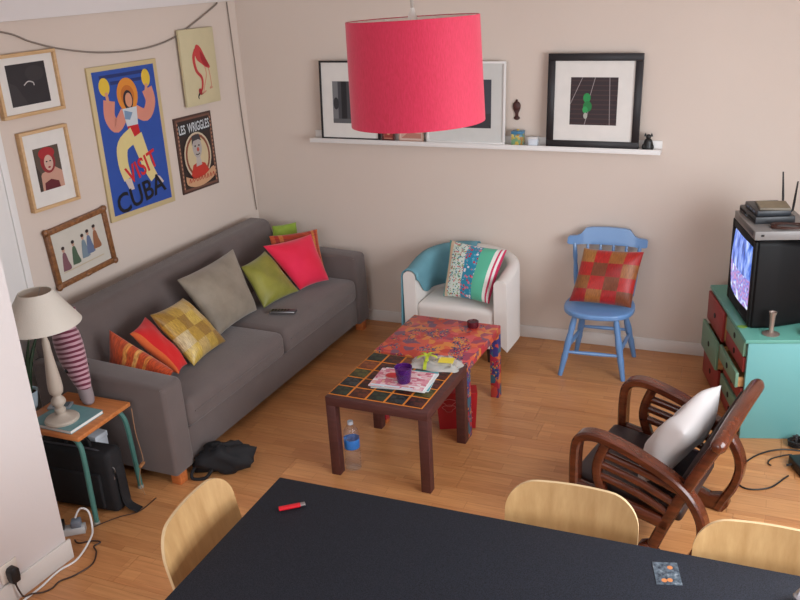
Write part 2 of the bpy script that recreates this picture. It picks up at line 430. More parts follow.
ORA = stripes_mat('cushion_orange', [(0, (204, 78, 26)), (.30, (226, 150, 70)), (.36, (206, 84, 30)), (.46, (232, 170, 92)), (.52, (206, 80, 28)), (.62, (226, 140, 60)), (.67, (204, 76, 26))], .4, thread=(40, 4, 1))
tag(pillow(Q, .085, 'cushion', ORA, seed=9), 'orange satin cushion with gold threads against the sofa arm by the lamp', 'cushion', GRP)
Q = lean_quad([(264, 308), (299, 291), (265, 251), (241, 267)], .445, 54)
tag(pillow(Q, .10, 'cushion', cloth('cushion_olive', (112, 112, 30), (154, 150, 58), 5, .45), seed=12), 'olive green satin cushion leaning between grey and pink cushions', 'cushion', GRP)
Q = lean_quad([(300, 290), (329, 280), (311, 234), (263, 246)], .45, 68)
tag(pillow(Q, .11, 'cushion', cloth('cushion_pink', (222, 8, 52), (232, 22, 74), 4, .75), seed=14), 'plain hot pink cushion in front of an orange striped one on the sofa', 'cushion', GRP)
b = [fl(292, 281, .46), fl(326, 272, .46), None, None]
U = Vector((-math.sin(ST), math.cos(ST), 0)); V = Vector((math.cos(ST), math.sin(ST), 0))
nr = (V*.75-U*.55+Vector((0, 0, .42))).normalized(); k = nr.dot(Vector(SO)+U*1.99+V*-.30+Vector((0, 0, .56)))
STR = stripes_mat('cushion_stripe', [(0, (214, 96, 44)), (.08, (186, 44, 26)), (.16, (222, 130, 60)), (.24, (196, 60, 30)), (.5, (205, 70, 30)), (.78, (190, 40, 24)), (.84, (226, 140, 70)), (.9, (192, 48, 28)), (.95, (220, 110, 50))], .45, thread=(4, 60, 1))
tag(pillow([hit(*p, nr, k) for p in ((276, 279), (326, 273), (317, 229), (269, 236))], .09, 'cushion', STR, seed=15), 'orange and red striped cushion mostly hidden behind the pink one', 'cushion', GRP)
p0 = Vector(SO)+U*2.165+V*-.55+Vector((0, 0, .68))
nr = (V*.7-U*.5+Vector((0, 0, .3))).normalized(); k = nr.dot(p0)
tag(pillow([hit(*p, nr, k) for p in ((272, 245), (300, 243), (296, 222), (272, 226))], .06, 'cushion', cloth('cushion_lime', (128, 156, 40), (150, 176, 58), 5), seed=16), 'small lime green cushion tucked in the wall corner on the sofa arm', 'cushion', GRP)

# remote control lying on the seat
a, b = fl(268, 311, .45), fl(298, 311, .45); ax = (b-a).normalized()
r_ = thing('remote_control', 'slim dark remote control with silver edge lying on sofa seat', 'remote', M=frame_M((a+b)/2-Vector((0, 0, .012)), ax, Vector((0, 0, 1)).cross(ax), (0, 0, 1)))
MB().box(-.085, .085, -.025, .025, 0, .018, bev=.006).build('body', plain('remote_grey', (62, 62, 66), .4), r_)
MB().box(-.08, .08, -.0262, -.022, .004, .015, bev=.002).build('side_strip', STEEL, r_)
m = MB()
for i in range(6):
    for j in range(3): m.box(-.07+i*.02, -.06+i*.02, -.015+j*.012, -.008+j*.012, .0175, .020)
m.build('buttons', BLACKP, r_)

# ------------------------------------------------------------------ coffee tables
BROWN = wood('table_brown', (70, 36, 34), (88, 48, 44), .5, (4, 30, 30))
t1 = thing('coffee_table', 'dark brown square coffee table with tiled top and orange grout', 'table', (1.69, -1.845, 0), .054)
S_ = .55; LG = .05
MB().box(0, S_, 0, S_, .40, .448, bev=.002).build('table_top', BROWN, t1)
for x in (0, S_-LG):
    for y in (0, S_-LG): MB().box(x, x+LG, y, y+LG, 0, .40, bev=.002).build('leg', BROWN, t1)
GR = plain('orange_grout', (214, 128, 44), .7)
gx0, gx1, gy0, gy1 = .004, .512, .03, .546
MB().box(gx0, gx1, gy0, gy1, .4475, .4500).build('grout_bed', GR, t1)
def tile_mat(i, a, b):
    g = N('tile_%d' % i); f = noise(g, g.coord('Object', 1), 38, 2)
    g.col(g.ramp(f, [(.46, a), (.56, b)])); g.set(Roughness=.38, Specular_IOR_Level=.35); g.bump(f, .15, .002); return g.m
TM = [tile_mat(0, (18, 24, 20), (42, 54, 38)), tile_mat(1, (56, 20, 14), (98, 44, 22)), tile_mat(2, (14, 14, 14), (50, 58, 60)), tile_mat(3, (52, 50, 22), (86, 80, 36)), tile_mat(4, (104, 48, 18), (134, 68, 26)), tile_mat(5, (34, 12, 12), (84, 32, 22))]
pat = [[0, 1, 0, 2, 5], [2, 5, 2, 5, 3], [3, 1, 5, 1, 5], [4, 5, 1, 2, 5], [0, 5, 4, 2, 0]]
nxt, nyt = 5, 5; tw = (gx1-gx0)/nxt; th = (gy1-gy0)/nyt; base = {}
for j in range(nyt):
    for i in range(nxt):
        k = pat[j][i]; M = Matrix.Translation((gx0+(i+.5)*tw, gy0+(j+.5)*th, .4497))
        if k not in base:
            o = MB().box(-tw/2+.0060, tw/2-.0060, -th/2+.0060, th/2-.0060, 0, .0022, bev=.0006, seg=1).build('tile', TM[k], t1, M=M); base[k] = o
        else:
            o = bpy.data.objects.new('tile', base[k].data); C.objects.link(o); o.parent = t1; o.matrix_local = M
def collage(name, hue):
    g = N(name); co = g.coord()
    mp = noise(g, co, 4, 3); dv = g.n('ShaderNodeVectorMath', operation='MULTIPLY_ADD')
    cn = g.n('ShaderNodeTexNoise'); g.l(co, cn.inputs[0]); cn.inputs['Scale'].default_value = 7
    g.l(cn.outputs['Color'], dv.inputs[0]); dv.inputs[1].default_value = (.09, .09, .09); g.l(co, dv.inputs[2])
    vo = g.n('ShaderNodeTexVoronoi'); g.l(dv.outputs[0], vo.inputs[0]); vo.inputs['Scale'].default_value = 22
    val = g.n('ShaderNodeSeparateColor', i_0=vo.outputs['Color']).outputs[0]
    c = g.ramp(val, [(i/len(hue), h) for i, h in enumerate(hue)], 'CONSTANT')
    v2 = g.n('ShaderNodeTexVoronoi'); g.l(co, v2.inputs[0]); v2.inputs['Scale'].default_value = 95
    s2 = g.n('ShaderNodeSeparateColor', i_0=v2.outputs['Color']).outputs[1]
    pal = g.ramp(s2, [(0, (38, 52, 110)), (.3, (206, 150, 60)), (.5, (60, 110, 130)), (.7, (176, 52, 60)), (.85, (30, 40, 60))], 'CONSTANT')
    sel = g.n('ShaderNodeMath', operation='GREATER_THAN', i_0=noise(g, co, 8, 2), i_1=.55)
    ds = g.n('ShaderNodeMath', operation='LESS_THAN', i_0=v2.outputs['Distance'], i_1=.55)
    mm = g.n('ShaderNodeMath', operation='MULTIPLY', i_0=sel.outputs[0], i_1=ds.outputs[0])
    g.col(g.mix(c, pal, mm.outputs[0])); g.set(Roughness=.4); return g.m
COL1 = collage('collage_top', [(196, 66, 52), (214, 100, 62), (186, 50, 62), (206, 84, 84), (214, 130, 62), (150, 62, 84), (188, 66, 50), (120, 78, 100), (200, 80, 60), (206, 90, 70)])
COL2 = collage('collage_legs', [(176, 40, 50), (60, 56, 120), (190, 70, 60), (84, 50, 100), (200, 110, 60), (170, 44, 64), (50, 100, 120)])
t2 = thing('coffee_table', 'square coffee table covered in red and blue collage paper', 'table', (1.657, -1.277, 0), .037)
MB().box(0, S_, 0, S_, .40, .45, bev=.002).build('table_top', COL1, t2)
for x in (0, S_-LG):
    for y in (0, S_-LG): MB().box(x, x+LG, y, y+LG, 0, .40, bev=.002).build('leg', COL2, t2)

# things on the coffee tables
TZ = .4521
def onpx(x, y, z): p = fl(x, y, z); return p
def mag(px, z, h, cover, name, label, cat='magazine', rot=0, w=.29, d=.21):
    ctr = sum((fl(*p, z) for p in px), Vector())/4
    ax = (fl(*px[1], z)-fl(*px[0], z)+fl(*px[2], z)-fl(*px[3], z)); ang = math.atan2(ax.y, ax.x)+rot
    t = thing(name, label, cat, ctr, ang, 'magazines on the tiled table')
    t.location.z = z
    MB().box(-w/2, w/2, -d/2, d/2, .0006, h-.0006, bev=0).build('pages', plain('paper', (228, 226, 222), .8, var=.05), t)
    MB().box(-w/2-.001, w/2+.001, -d/2-.001, d/2+.001, h-.0006, h).build('cover', cover, t); return t
def cover_mat(name, pal, scale, seed=0):
    g = N(name); co = g.coord('Object', (1, 1.6, 1))
    ad = g.n('ShaderNodeVectorMath', operation='ADD', i_1=(seed, seed*.3, 0)); g.l(co, ad.inputs[0])
    vo = g.n('ShaderNodeTexVoronoi', distance='CHEBYCHEV'); g.l(ad.outputs[0], vo.inputs[0]); vo.inputs['Scale'].default_value = scale
    s = g.n('ShaderNodeSeparateColor', i_0=vo.outputs['Color']).outputs[0]
    g.col(g.ramp(s, [(i/len(pal), p) for i, p in enumerate(pal)], 'CONSTANT')); g.set(Roughness=.25); return g.m
mp_ = [(366, 386), (428, 394), (440, 374), (387, 369)]
mag(mp_, TZ, .007, plain('magazine_cover_teal', (60, 160, 172), .3), 'magazine', 'magazine with teal cover at the bottom of the pile on tiled table', rot=.07, w=.30, d=.215)
mag(mp_, TZ+.0071, .006, plain('magazine_cover_white', (222, 226, 228), .3), 'magazine', 'white-covered magazine in the middle of the pile on tiled table', rot=-.04)
CV = cover_mat('magazine_cover_pink', [(222, 150, 166), (230, 190, 198), (212, 130, 150), (234, 220, 222), (222, 170, 160), (228, 180, 190), (200, 110, 130)], 34)
tm = mag(mp_, TZ+.0132, .005, CV, 'magazine', 'magazine with busy pink cover on top of the pile', rot=.0, w=.285, d=.205)
tm.location.x -= .018
m = MB(); m.add([(.038*math.cos(a)*1.0, .03*math.sin(a), 0) for a in [2*PI*i/20 for i in range(20)]], [list(range(20))]); m.build('cover_picture', plain('red_print', (206, 26, 40), .3), tm, M=TR(-.06, .03, .0053))
m = MB(); m.box(-.135, .02, -.098, -.08, 0, .0002); m.box(.03, .09, -.098, -.085, 0, .0002); m.build('cover_strip', plain('print_blue_white', (206, 216, 226), .3), tm, M=TR(0, 0, .0051))
# purple glass
GL = N('purple_glass'); GL.set(Base_Color=lin((98, 40, 132)), Roughness=.08, Transmission_Weight=.55, IOR=1.45); GL = GL.m
CLG = N('clear_glass'); CLG.set(Base_Color=(.93, .93, .95, 1), Roughness=.03, Transmission_Weight=1, IOR=1.4); CLG = CLG.m
p = fl(404, 382, TZ+.0185)
g_ = thing('glass_tumbler', 'small purple glass tumbler standing on the magazines', 'glass', p)
MB().lathe([(0, 0), (.030, 0), (.034, .006), (.045, .082), (.0455, .085), (.043, .083), (.0325, .012), (0, .009)], 24).build('cup', GL, g_)
MB().lathe([(0, .011), (.032, .011), (.040, .062), (.039, .064), (0, .064)], 24).build('candle_wax', plain('purple_wax', (92, 30, 112), .5), g_)
# clear plastic packet with green ribbon and yellow label
pk = thing('plastic_packet', 'crumpled clear plastic packet with green ribbon and yellow label', 'packet', (2.06, -1.32, TZ), .1)
PLA = N('clear_plastic'); PLA.set(Base_Color=(.80, .79, .74, 1), Roughness=.16, Alpha=.42, Specular_IOR_Level=.8); PLA.bump(noise(PLA, PLA.coord(), 30, 3), .6, .01); PLA = PLA.m
m = MB(); nn = 14; V_ = []; F_ = []; rr = random.Random(4)
for i in range(nn+1):
    for j in range(nn+1):
        u, v = -1+2*i/nn, -1+2*j/nn
        hgt = .026*max(0, (1-u**4)*(1-v**4))**.5*(1+.45*math.sin(7*u+2*v)*math.cos(5*v)+.2*math.sin(13*u-6*v))
        V_.append((.14*u*(1-.12*v*v+.05*math.sin(6*v)), .085*v*(1-.1*u*u+.08*math.sin(5*u+1)), .001+hgt))
for i in range(nn):
    for j in range(nn): a = i*(nn+1)+j; F_.append((a, a+nn+1, a+nn+2, a+1))
k0 = len(V_); V_ += [(x, y, .0005) for x, y, z in V_]; F_ += [tuple(i+k0 for i in f[::-1]) for f in F_]
for i in range(nn):
    for (a, b) in ((i, i+1), ((nn)*(nn+1)+i, nn*(nn+1)+i+1), (i*(nn+1), (i+1)*(nn+1)), (i*(nn+1)+nn, (i+1)*(nn+1)+nn)): F_.append((a, b, b+k0, a+k0))
m.add(V_, F_, smooth=True); m.build('wrapper', PLA, pk)
GRN = plain('lime_ribbon', (176, 190, 50), .5)
m = MB()
for k in range(5):
    a = k*1.25; m.ribbon([(0, .036), (.02, .05), (.045, .046), (.055, .038)], .002, -.008, .008, M=TR(-.05, .0, 0, rz=a))
m.ribbon([(-.085, .004), (-.06, .03), (0, .037), (.06, .03), (.085, .004)], .002, -.009, .009, M=TR(-.05, 0, 0, rz=PI/2+.15), bev=.0006)
m.build('ribbon', GRN, pk)
MB().box(-.040, .040, -.026, .026, 0, .0015).build('label_card', plain('yellow_label', (226, 206, 70), .6), pk, M=TR(.06, -.012, .036, rz=.1, rx=.12))
MB().box(-.05, .06, -.03, .035, 0, .014, bev=.004).build('contents', plain('packet_contents', (196, 184, 152), .7), pk, M=TR(.03, .01, .006))
# candle holder on the collage table
p = fl(473, 327, .45)
c_ = thing('candle_holder', 'small dark red candle holder on the collage table', 'candle', p)
MB().lathe([(0, 0), (.030, 0), (.033, .006), (.034, .036), (.031, .038), (.029, .034), (0, .033)], 20).build('cup', plain('dark_red_glass', (84, 26, 36), .2), c_)
MB().tube([(0, 0, .033), (0, 0, .044)], .0015, 6).build('wick', DARKM, c_)
# water bottle on the floor
bt = thing('water_bottle', 'clear plastic water bottle with blue label under tiled table', 'bottle', (1.765, -1.75, 0))
prof = [(0, .004), (.036, .002), (.041, .008), (.041, .04), (.039, .045), (.041, .05), (.041, .085), (.039, .09), (.041, .095), (.041, .12), (.0395, .124), (.0395, .18), (.041, .184), (.041, .20), (.036, .225), (.020, .25), (.0135, .258), (.0135, .272)]
PET = N('pet_plastic'); PET.set(Base_Color=(.9, .93, .97, 1), Roughness=.06, Transmission_Weight=.97, IOR=1.04, Coat_Weight=.6, Coat_Roughness=.05); PET = PET.m
MB().lathe(prof+[(0, .272)], 24).build('bottle_body', PET, bt)
MB().lathe([(.0402, .126), (.0408, .127), (.0408, .177), (.0402, .178)], 24).build('label_band', plain('bottle_label', (46, 120, 200), .4, var=.3, vs_=30), bt)
MB().lathe([(0, .276), (.0145, .276), (.0152, .273), (.0152, .258), (.0137, .2578)], 18).build('cap', plain('bottle_cap', (206, 214, 226), .4), bt)
# red paper bag under the tables
rb = thing('paper_bag', 'red paper gift bag with pale print standing under collage table', 'bag', (2.085, -1.135, 0), .45)
m = MB(); m.prism([(-.10, 0), (.10, 0), (.115, .22), (-.115, .22)], -.05, .05, bev=.002, seg=1); m.build('bag_body', plain('red_paper', (168, 22, 30), .5), rb)
m = MB(); rr = random.Random(2)
for k in range(4):
    cx, cz = rr.uniform(-.05, .05), .06+k*.035; m.tube([(cx+.032*math.cos(t)*(1+.35*math.sin(3*t)), -.0515, cz+.022*math.sin(t)) for t in [2*PI*i/16 for i in range(16)]], .002, 5, closed=True)
m.build('printed_scroll', plain('pink_print', (206, 120, 116), .6), rb)
m = MB(); m.tube(smooth2([(-.05, -.04, .22), (-.04, -.042, .27), (0, -.042, .29), (.04, -.042, .27), (.05, -.04, .22)]), .003, 6); m.build('handle', plain('red_cord', (140, 20, 26), .7), rb)
# ------------------------------------------------------------------ white tub armchair
AC = plain('armchair_cover', (226, 220, 214), .75, var=.04, vs_=4, bs=200, bst=.15)
ac = thing('tub_armchair', 'small white tub armchair with rounded back by the wall', 'armchair', (1.755, -.40, 0), .03)
# plan outline: straight sides then a round back; wall height rises from arm to back
def tub(w, dpt, r, off):
    pts = []
    hw = w/2-off; st = dpt-r
    for i in range(7): pts.append((hw, st*i/6))
    for i in range(1, 16): a = PI*i/16; pts.append((hw*math.cos(a), st+(r-off)*math.sin(a)))
    for i in range(7): pts.append((-hw, st*(1-i/6)))
    return pts
W0, D0, R0 = .70, .50, .27; TH = .085
out = tub(W0, D0, R0, 0); inn = tub(W0, D0, R0, TH); V_ = []; F_ = []; n = len(out)
zb = .125
def ztop(i):
    y = out[i][1]/D0; return .60+.075*max(0, (y-.15)/.85)**.9
K = 9
for i in range(n):
    zt = ztop(i); o, q = Vector(out[i]), Vector(inn[i]); mid = (o+q)/2
    sec = [(o, zb), (o, zb+(zt-zb)*.5), (o, zt-.035)]
    for a in (30, 60, 90, 120, 150): sec.append((mid+(o-mid)*math.cos(math.radians(a)), zt-.035+.035*math.sin(math.radians(a))))
    sec += [(q, zt-.035), (q, .20)]
    for p, z in sec: V_.append((p.x, p.y, z))
m_ = len(sec)
for i in range(n-1):
    for k in range(m_-1): F_.append((i*m_+k, (i+1)*m_+k, (i+1)*m_+k+1, i*m_+k+1))
    F_.append((i*m_+m_-1, (i+1)*m_+m_-1, (i+1)*m_, i*m_))
F_ += [tuple(range(m_)), tuple(range((n-1)*m_, n*m_))[::-1]]
MB().add(V_, F_, smooth=True).build('shell', AC, ac, ang=50)
softbox(-W0/2+TH-.004, W0/2-TH+.004, .01, D0-.07, .20, .385, .03, .012).build('seat_cushion', AC, ac, ang=80)
MB().box(-W0/2+TH-.01, W0/2-TH+.01, .012, D0-.09, zb, .21, bev=.006).build('base', AC, ac)
for x in (-.2, .2):
    for y in (.09, .37): MB().lathe([(0, 0), (.012, 0), (.02, zb+.002), (0, zb+.002)], 12, cx=x, cy=y).build('leg', plain('dark_leg', (46, 30, 24), .5), ac)
# teal throw over the left arm and back: drapes over the wall of the tub
THROW = plain('teal_throw', (104, 156, 170), .9, var=.12, vs_=10, bs=150, bst=.4)
V_ = []; F_ = []
idx = list(range(n-1, 13, -1)); rows = 0; off = .008
ins = []
for c, i in enumerate(idx):
    t = c/(len(idx)-1); zt = ztop(i); o, q = Vector(out[i]), Vector(inn[i]); mid = (o+q)/2; d = (o-mid).normalized()
    inner = .41 if t < .25 else .41+.0*t
    drop_in = max(.415, zt-.03-(.26*min(1, t*2.6) if t > .06 else .02)); drop_out = max(.06+.10*t, .05) if t < .6 else .3
    sec = [(q-d*off*(1+.4*math.sin(c*1.7)), drop_in), (q-d*off, (drop_in+zt-.03)/2), (q-d*off, zt-.03)]
    for a in (150, 120, 90, 60, 30): sec.append((mid+d*(TH/2+off)*math.cos(math.radians(a)), zt-.035+(.035+off)*math.sin(math.radians(a))))
    for g in (0, .25, .5, .75, 1): sec.append((o+d*(off+.012*g*(1+math.sin(c*1.3+g*2))), (zt-.04)*(1-g)+drop_out*g))
    for p, z in sec: V_.append((p.x, p.y, z))
ms = len(sec)
for i in range(len(idx)-1):
    for k in range(ms-1): F_.append((i*ms+k, (i+1)*ms+k, (i+1)*ms+k+1, i*ms+k+1))
th_ = MB().add(V_, F_, smooth=True).build('throw_blanket', THROW, ang=180, M=TR(1.755, -.40, 0, rz=.03))
sd = th_.modifiers.new('t', 'SOLIDIFY'); sd.thickness = .006; sd.offset = 1
tag(th_, 'teal wool throw draped over the white armchair arm', 'blanket')
FLO = stripes_mat('cushion_floral', [(0, (60, 164, 160)), (.045, (226, 200, 168)), (.11, (214, 226, 216)), (.40, (30, 136, 168)), (.64, (86, 180, 148)), (.86, (228, 226, 220)), (.915, (198, 32, 84)), (.945, (228, 222, 220)), (.975, (198, 32, 84))], .75,
    dots=[(.11, .40, 34, [(60, 140, 150), (198, 90, 90), (120, 160, 90), (214, 226, 216)], .48), (.40, .64, 19, [(196, 40, 70), (224, 220, 226), (90, 170, 190), (214, 110, 130)], .42)])
wq = lean_quad([(443, 296), (489, 304), (507, 250), (450, 240)], .42, 62)
tag(pillow(wq, .12, 'cushion', FLO, seed=21), 'cushion with floral, teal and pink stripes on the white armchair', 'cushion')

# ------------------------------------------------------------------ blue spindle-back chair
BLU = plain('blue_paint', (102, 144, 194), .35, var=.05, coat=.3)
legs = [Vector((2.43, -.33, 0)), Vector((2.807, -.274, 0)), Vector((2.79, .095, 0)), Vector((2.425, .045, 0))]
bc_c = sum(legs, Vector())/4; bcz = .115
bl = thing('spindle_chair', 'light blue painted wooden chair with turned legs and spindle back', 'chair', bc_c, bcz)
Mi = TR(bc_c.x, bc_c.y, 0, rz=bcz).inverted(); ll = [Mi @ p for p in legs]
SZ = .43
# saddle seat: rounded outline
out = []
for i in range(40):
    a = 2*PI*i/40; sx = .212; sy = .205; ca, sa_ = math.cos(a), math.sin(a)
    e = 2.6; rr_ = (abs(ca)**e+abs(sa_)**e)**(-1/e); wf = 1-.08*max(0, sa_)
    out.append((sx*rr_*ca*wf, sy*rr_*sa_-.02))
MB().prism(out, SZ-.035, SZ, bev=.011, seg=3, axis='z').build('seat', BLU, bl, ang=50)
tops = []
for p in ll:
    tp = Vector((p.x*.62, (p.y+.02)*.62-.02, SZ-.03)); tops.append(tp); P = [tp.lerp(p, i/16) for i in range(17)]
    pr_ = [.014, .016, .018, .0195, .020, .017, .020, .0215, .022, .020, .018, .021, .019, .0175, .0165, .0155, .014]
    MB().tube(P, pr_, 12).build('leg', BLU, bl)
def at(i, t): return tops[i].lerp(ll[i], t)
for i, j in ((0, 3), (1, 2)): MB().tube([at(i, .56).lerp(at(j, .56), s/8) for s in range(9)], [.008, .010, .012, .013, .014, .013, .012, .010, .008], 8).build('stretcher', BLU, bl)
MB().tube([at(0, .62).lerp(at(1, .62), s/8) for s in range(9)], [.008, .010, .011, .012, .013, .012, .011, .010, .008], 8).build('stretcher', BLU, bl)
MB().tube([at(3, .5).lerp(at(2, .5), s/8) for s in range(9)], [.008, .010, .011, .012, .013, .012, .011, .010, .008], 8).build('stretcher', BLU, bl)
# crest rail with stepped ends, slightly curved in plan, leaning back
RY = .235
def rail_y(x): return RY-.30*x*x+.0
prof_t = [(-.245, .765), (-.235, .775), (-.19, .778), (-.165, .79), (-.135, .828), (-.10, .835), (0, .838), (.10, .835), (.135, .828), (.165, .79), (.19, .778), (.235, .775), (.245, .765)]
prof_b = [(-.245, .735), (-.235, .727), (-.19, .724), (-.165, .728), (-.135, .73), (-.10, .73), (0, .73), (.10, .73), (.135, .73), (.165, .728), (.19, .724), (.235, .727), (.245, .735)]
V_ = []; F_ = []
for (x, zt), (_, zbm) in zip(prof_t, prof_b):
    for dy, z in ((-.011, zbm), (.011, zbm), (.011+.02, zt), (-.011+.02, zt)): V_.append((x, rail_y(x)+dy, z))
for i in range(len(prof_t)-1):
    for k in range(4): F_.append((i*4+k, i*4+(k+1) % 4, i*4+4+(k+1) % 4, i*4+4+k))
F_ += [(3, 2, 1, 0), tuple(range(len(V_)-4, len(V_)))]
MB().add(V_, F_).build('crest_rail', BLU, bl)
for i in range(6):
    x = -.2+.08*i; b0 = Vector((x*.86, .165-.25*x*x, SZ-.002)); t0 = Vector((x, rail_y(x), .732))
    e = i in (0, 5); rs = [.009, .010, .012, .013, .012, .010, .012, .010, .008] if not e else [.012, .013, .015, .016, .014, .012, .015, .013, .011]
    MB().tube([b0.lerp(t0, s/8) for s in range(9)], rs, 8).build('spindle', BLU, bl)
PAT = patch_mat('cushion_patchwork', [(176, 22, 20), (190, 30, 24), (166, 22, 20)], 4, 4, alt=[(150, 92, 40), (178, 120, 56), (130, 66, 34), (166, 100, 40)])
bq = lean_quad([(569, 301), (631, 308), (644, 252), (584, 248)], .455, 66)
tag(pillow(bq, .10, 'cushion', PAT, seed=22, pinch=.04), 'red and gold patchwork cushion propped on the blue chair', 'cushion')

# ------------------------------------------------------------------ wooden art-deco armchair
MAH = wood('mahogany', (60, 24, 12), (100, 46, 24), .25, (5, 30, 30), coat=.35)
LEA = plain('dark_leather', (46, 32, 32), .5, var=.2, bs=80, bst=.2)
wc = thing('lounge_armchair', 'dark red-brown wooden lounge armchair with curved arms and leather seat', 'armchair', (2.962, -1.900, 0), -.13)
arm = [(.022, 0), (.022, .25), (.022, .45), (.04, .535), (.10, .562), (.19, .55), (.30, .515), (.42, .462), (.50, .405), (.555, .32), (.57, .24), (.552, .15), (.515, .07), (.49, .01)]
for y0, y1, s in ((-.03, .03, 0), (.53, .59, 1)):
    a = MB().ribbon(arm, .040, y0-.002, y1+.002).build('arm', MAH, wc, ang=28)
    MB().prism([(.30, 0), (.515, 0), (.54, .04), (.53, .10), (.50, .085), (.45, .07), (.40, .085), (.35, .125), (.315, .11)], y0+.004, y1-.004, bev=.006).build('foot', MAH, wc, ang=40)
    MB().ribbon([(.345, .03), (.41, .22), (.495, .43), (.56, .575), (.60, .655)], (.05, .046), y0+(.012 if s == 0 else -.012), y1+(.012 if s == 0 else -.012)).build('back_stile', MAH, wc, ang=50)
    MB().ribbon([(.155, .535), (.125, .45), (.12, .38), (.145, .30)], .042, y0+.01, y1-.01).build('arm_bracket', MAH, wc, ang=50)
    for z0, z1 in ((.485, .395), (.432, .335), (.375, .28)):
        MB().ribbon([(.135, z0), (.30, (z0+z1)/2+.012), (.50 if z0 > .45 else (.47 if z0 > .4 else .445), z1)], .034, y0+.016, y1-.016).build('side_slat', MAH, wc, ang=50)
    MB().ribbon([(.03, .30), (.2, .275), (.43, .235)], .055, y0+.012, y1-.012).build('seat_rail', MAH, wc, ang=50)
softm = softbox(-.012, .47, .035, .525, .275, .335, .022, .012)
for v in softm.v: v.z -= max(0, v.x)*.10
softm.build('seat_pad', LEA, wc, ang=80)
bkp = MB().ribbon([(.415, .26), (.48, .42), (.535, .54), (.578, .632)], .06, .035, .525, bev=.012); bkp.build('back_pad', LEA, wc, ang=60)
ys = [-.034, -.031, -.024, -.012]+[.0+.56*i/8 for i in range(9)]+[.58, .596, .606, .61]
m = MB().tube([(.601, y, .655+.010*math.sin(PI*min(1, max(0, y/.56)))) for y in ys], [.004, .016, .025, .030]+[.032]*9+[.030, .025, .016, .004], 14); m.build('top_rail', MAH, wc, ang=80)
MB().box(.36, .40, .03, .53, .12, .16, bev=.005).build('stretcher', MAH, wc)
MB().box(.0, .04, .02, .54, .225, .275, bev=.006).build('front_rail', MAH, wc)
# white satin cushion against the backrest
WM = TR(2.962, -1.900, 0, rz=-.13)
SAT = plain('white_satin', (216, 210, 208), .32, var=.06, vs_=5, Sheen_Weight=.3)
qq = [WM @ Vector(p) for p in ((.275, .05, .355), (.29, .44, .355), (.47, .50, .66), (.44, .10, .61))]
tag(pillow(qq, .15, 'cushion', SAT, seed=31, wr=.010), 'white satin cushion leaning in the dark wooden armchair', 'cushion')

# ------------------------------------------------------------------ TV cabinet
TEAL = plain('teal_paint', (108, 170, 170), .45, var=.05, vs_=3, bs=40, bst=.08)
DGREEN = plain('green_paint', (112, 150, 126), .5, var=.15, vs_=8)
DRED = plain('red_paint', (146, 48, 44), .5, var=.15, vs_=8)
RAWW = wood('raw_wood', (186, 136, 84), (206, 160, 106), .6)
CW = .36; CB = (3.518, -.725, 0)
cb = thing('tv_cabinet', 'teal painted chest with red and green drawers under the television', 'cabinet', CB, CW)
# local: x = depth away from the drawer face, y = along the drawer face
CL, CD, CH = .80, .46, .57
MB().box(.012, CD, 0, .022, 0, CH-.02, bev=.002).build('side_panel', TEAL, cb)
MB().box(.012, CD, CL-.022, CL, 0, CH-.02, bev=.002).build('side_panel', TEAL, cb)
MB().box(CD-.012, CD, .022, CL-.022, .0, CH-.02).build('back_panel', TEAL, cb)
MB().box(-.006, CD+.004, -.006, CL+.004, CH-.02, CH, bev=.003).build('cabinet_top', plain('teal_top', (96, 160, 146), .45, var=.08), cb)
MB().box(.02, CD-.012, .022, CL-.022, 0, .02).build('bottom_panel', TEAL, cb)
MB().box(.014, CD-.012, .392, .408, .02, CH-.02).build('divider', RAWW, cb)
DK = plain('dark_hole', (24, 20, 18), .8)
def drawer(y0, y1, z0, z1, open_, m_):
    t = MB().box(-open_, .016-open_, y0+.003, y1-.003, z0+.003, z1-.003, bev=.002).build('drawer', m_, cb)
    dp = .38; k = MB()
    for (a, b, c, d) in ((y0+.008, y0+.02, z0+.01, z1-.03), (y1-.02, y1-.008, z0+.01, z1-.03)): k.box(.0155-open_, dp-open_, a, b, c, d)
    k.box(.0155-open_, dp-open_, y0+.008, y1-.008, z0+.006, z0+.01); k.box(dp-open_-.01, dp-open_, y0+.008, y1-.008, z0+.01, z1-.03)
    k.build('drawer_box', RAWW, t)
    yc, zc = (y0+y1)/2, (z0+z1)/2; h = MB(); h.lathe([(0, 0), (.016, 0), (.016, .003), (0, .003)], 14, M=TR(-open_-.0025, yc, zc, ry=PI/2)); h.build('finger_hole', DK, t)
drawer(.41, .778, .37, .548, .018, DRED); drawer(.41, .778, .195, .368, .04, DGREEN); drawer(.41, .778, .02, .193, .02, DRED)
zs = [.548, .46, .372, .284, .196, .108, .02]
for i in range(6): drawer(.024, .392, zs[i+1], zs[i], [.004, .0, .03, .0, .012, 0][i], DGREEN if i % 2 == 0 else DRED)

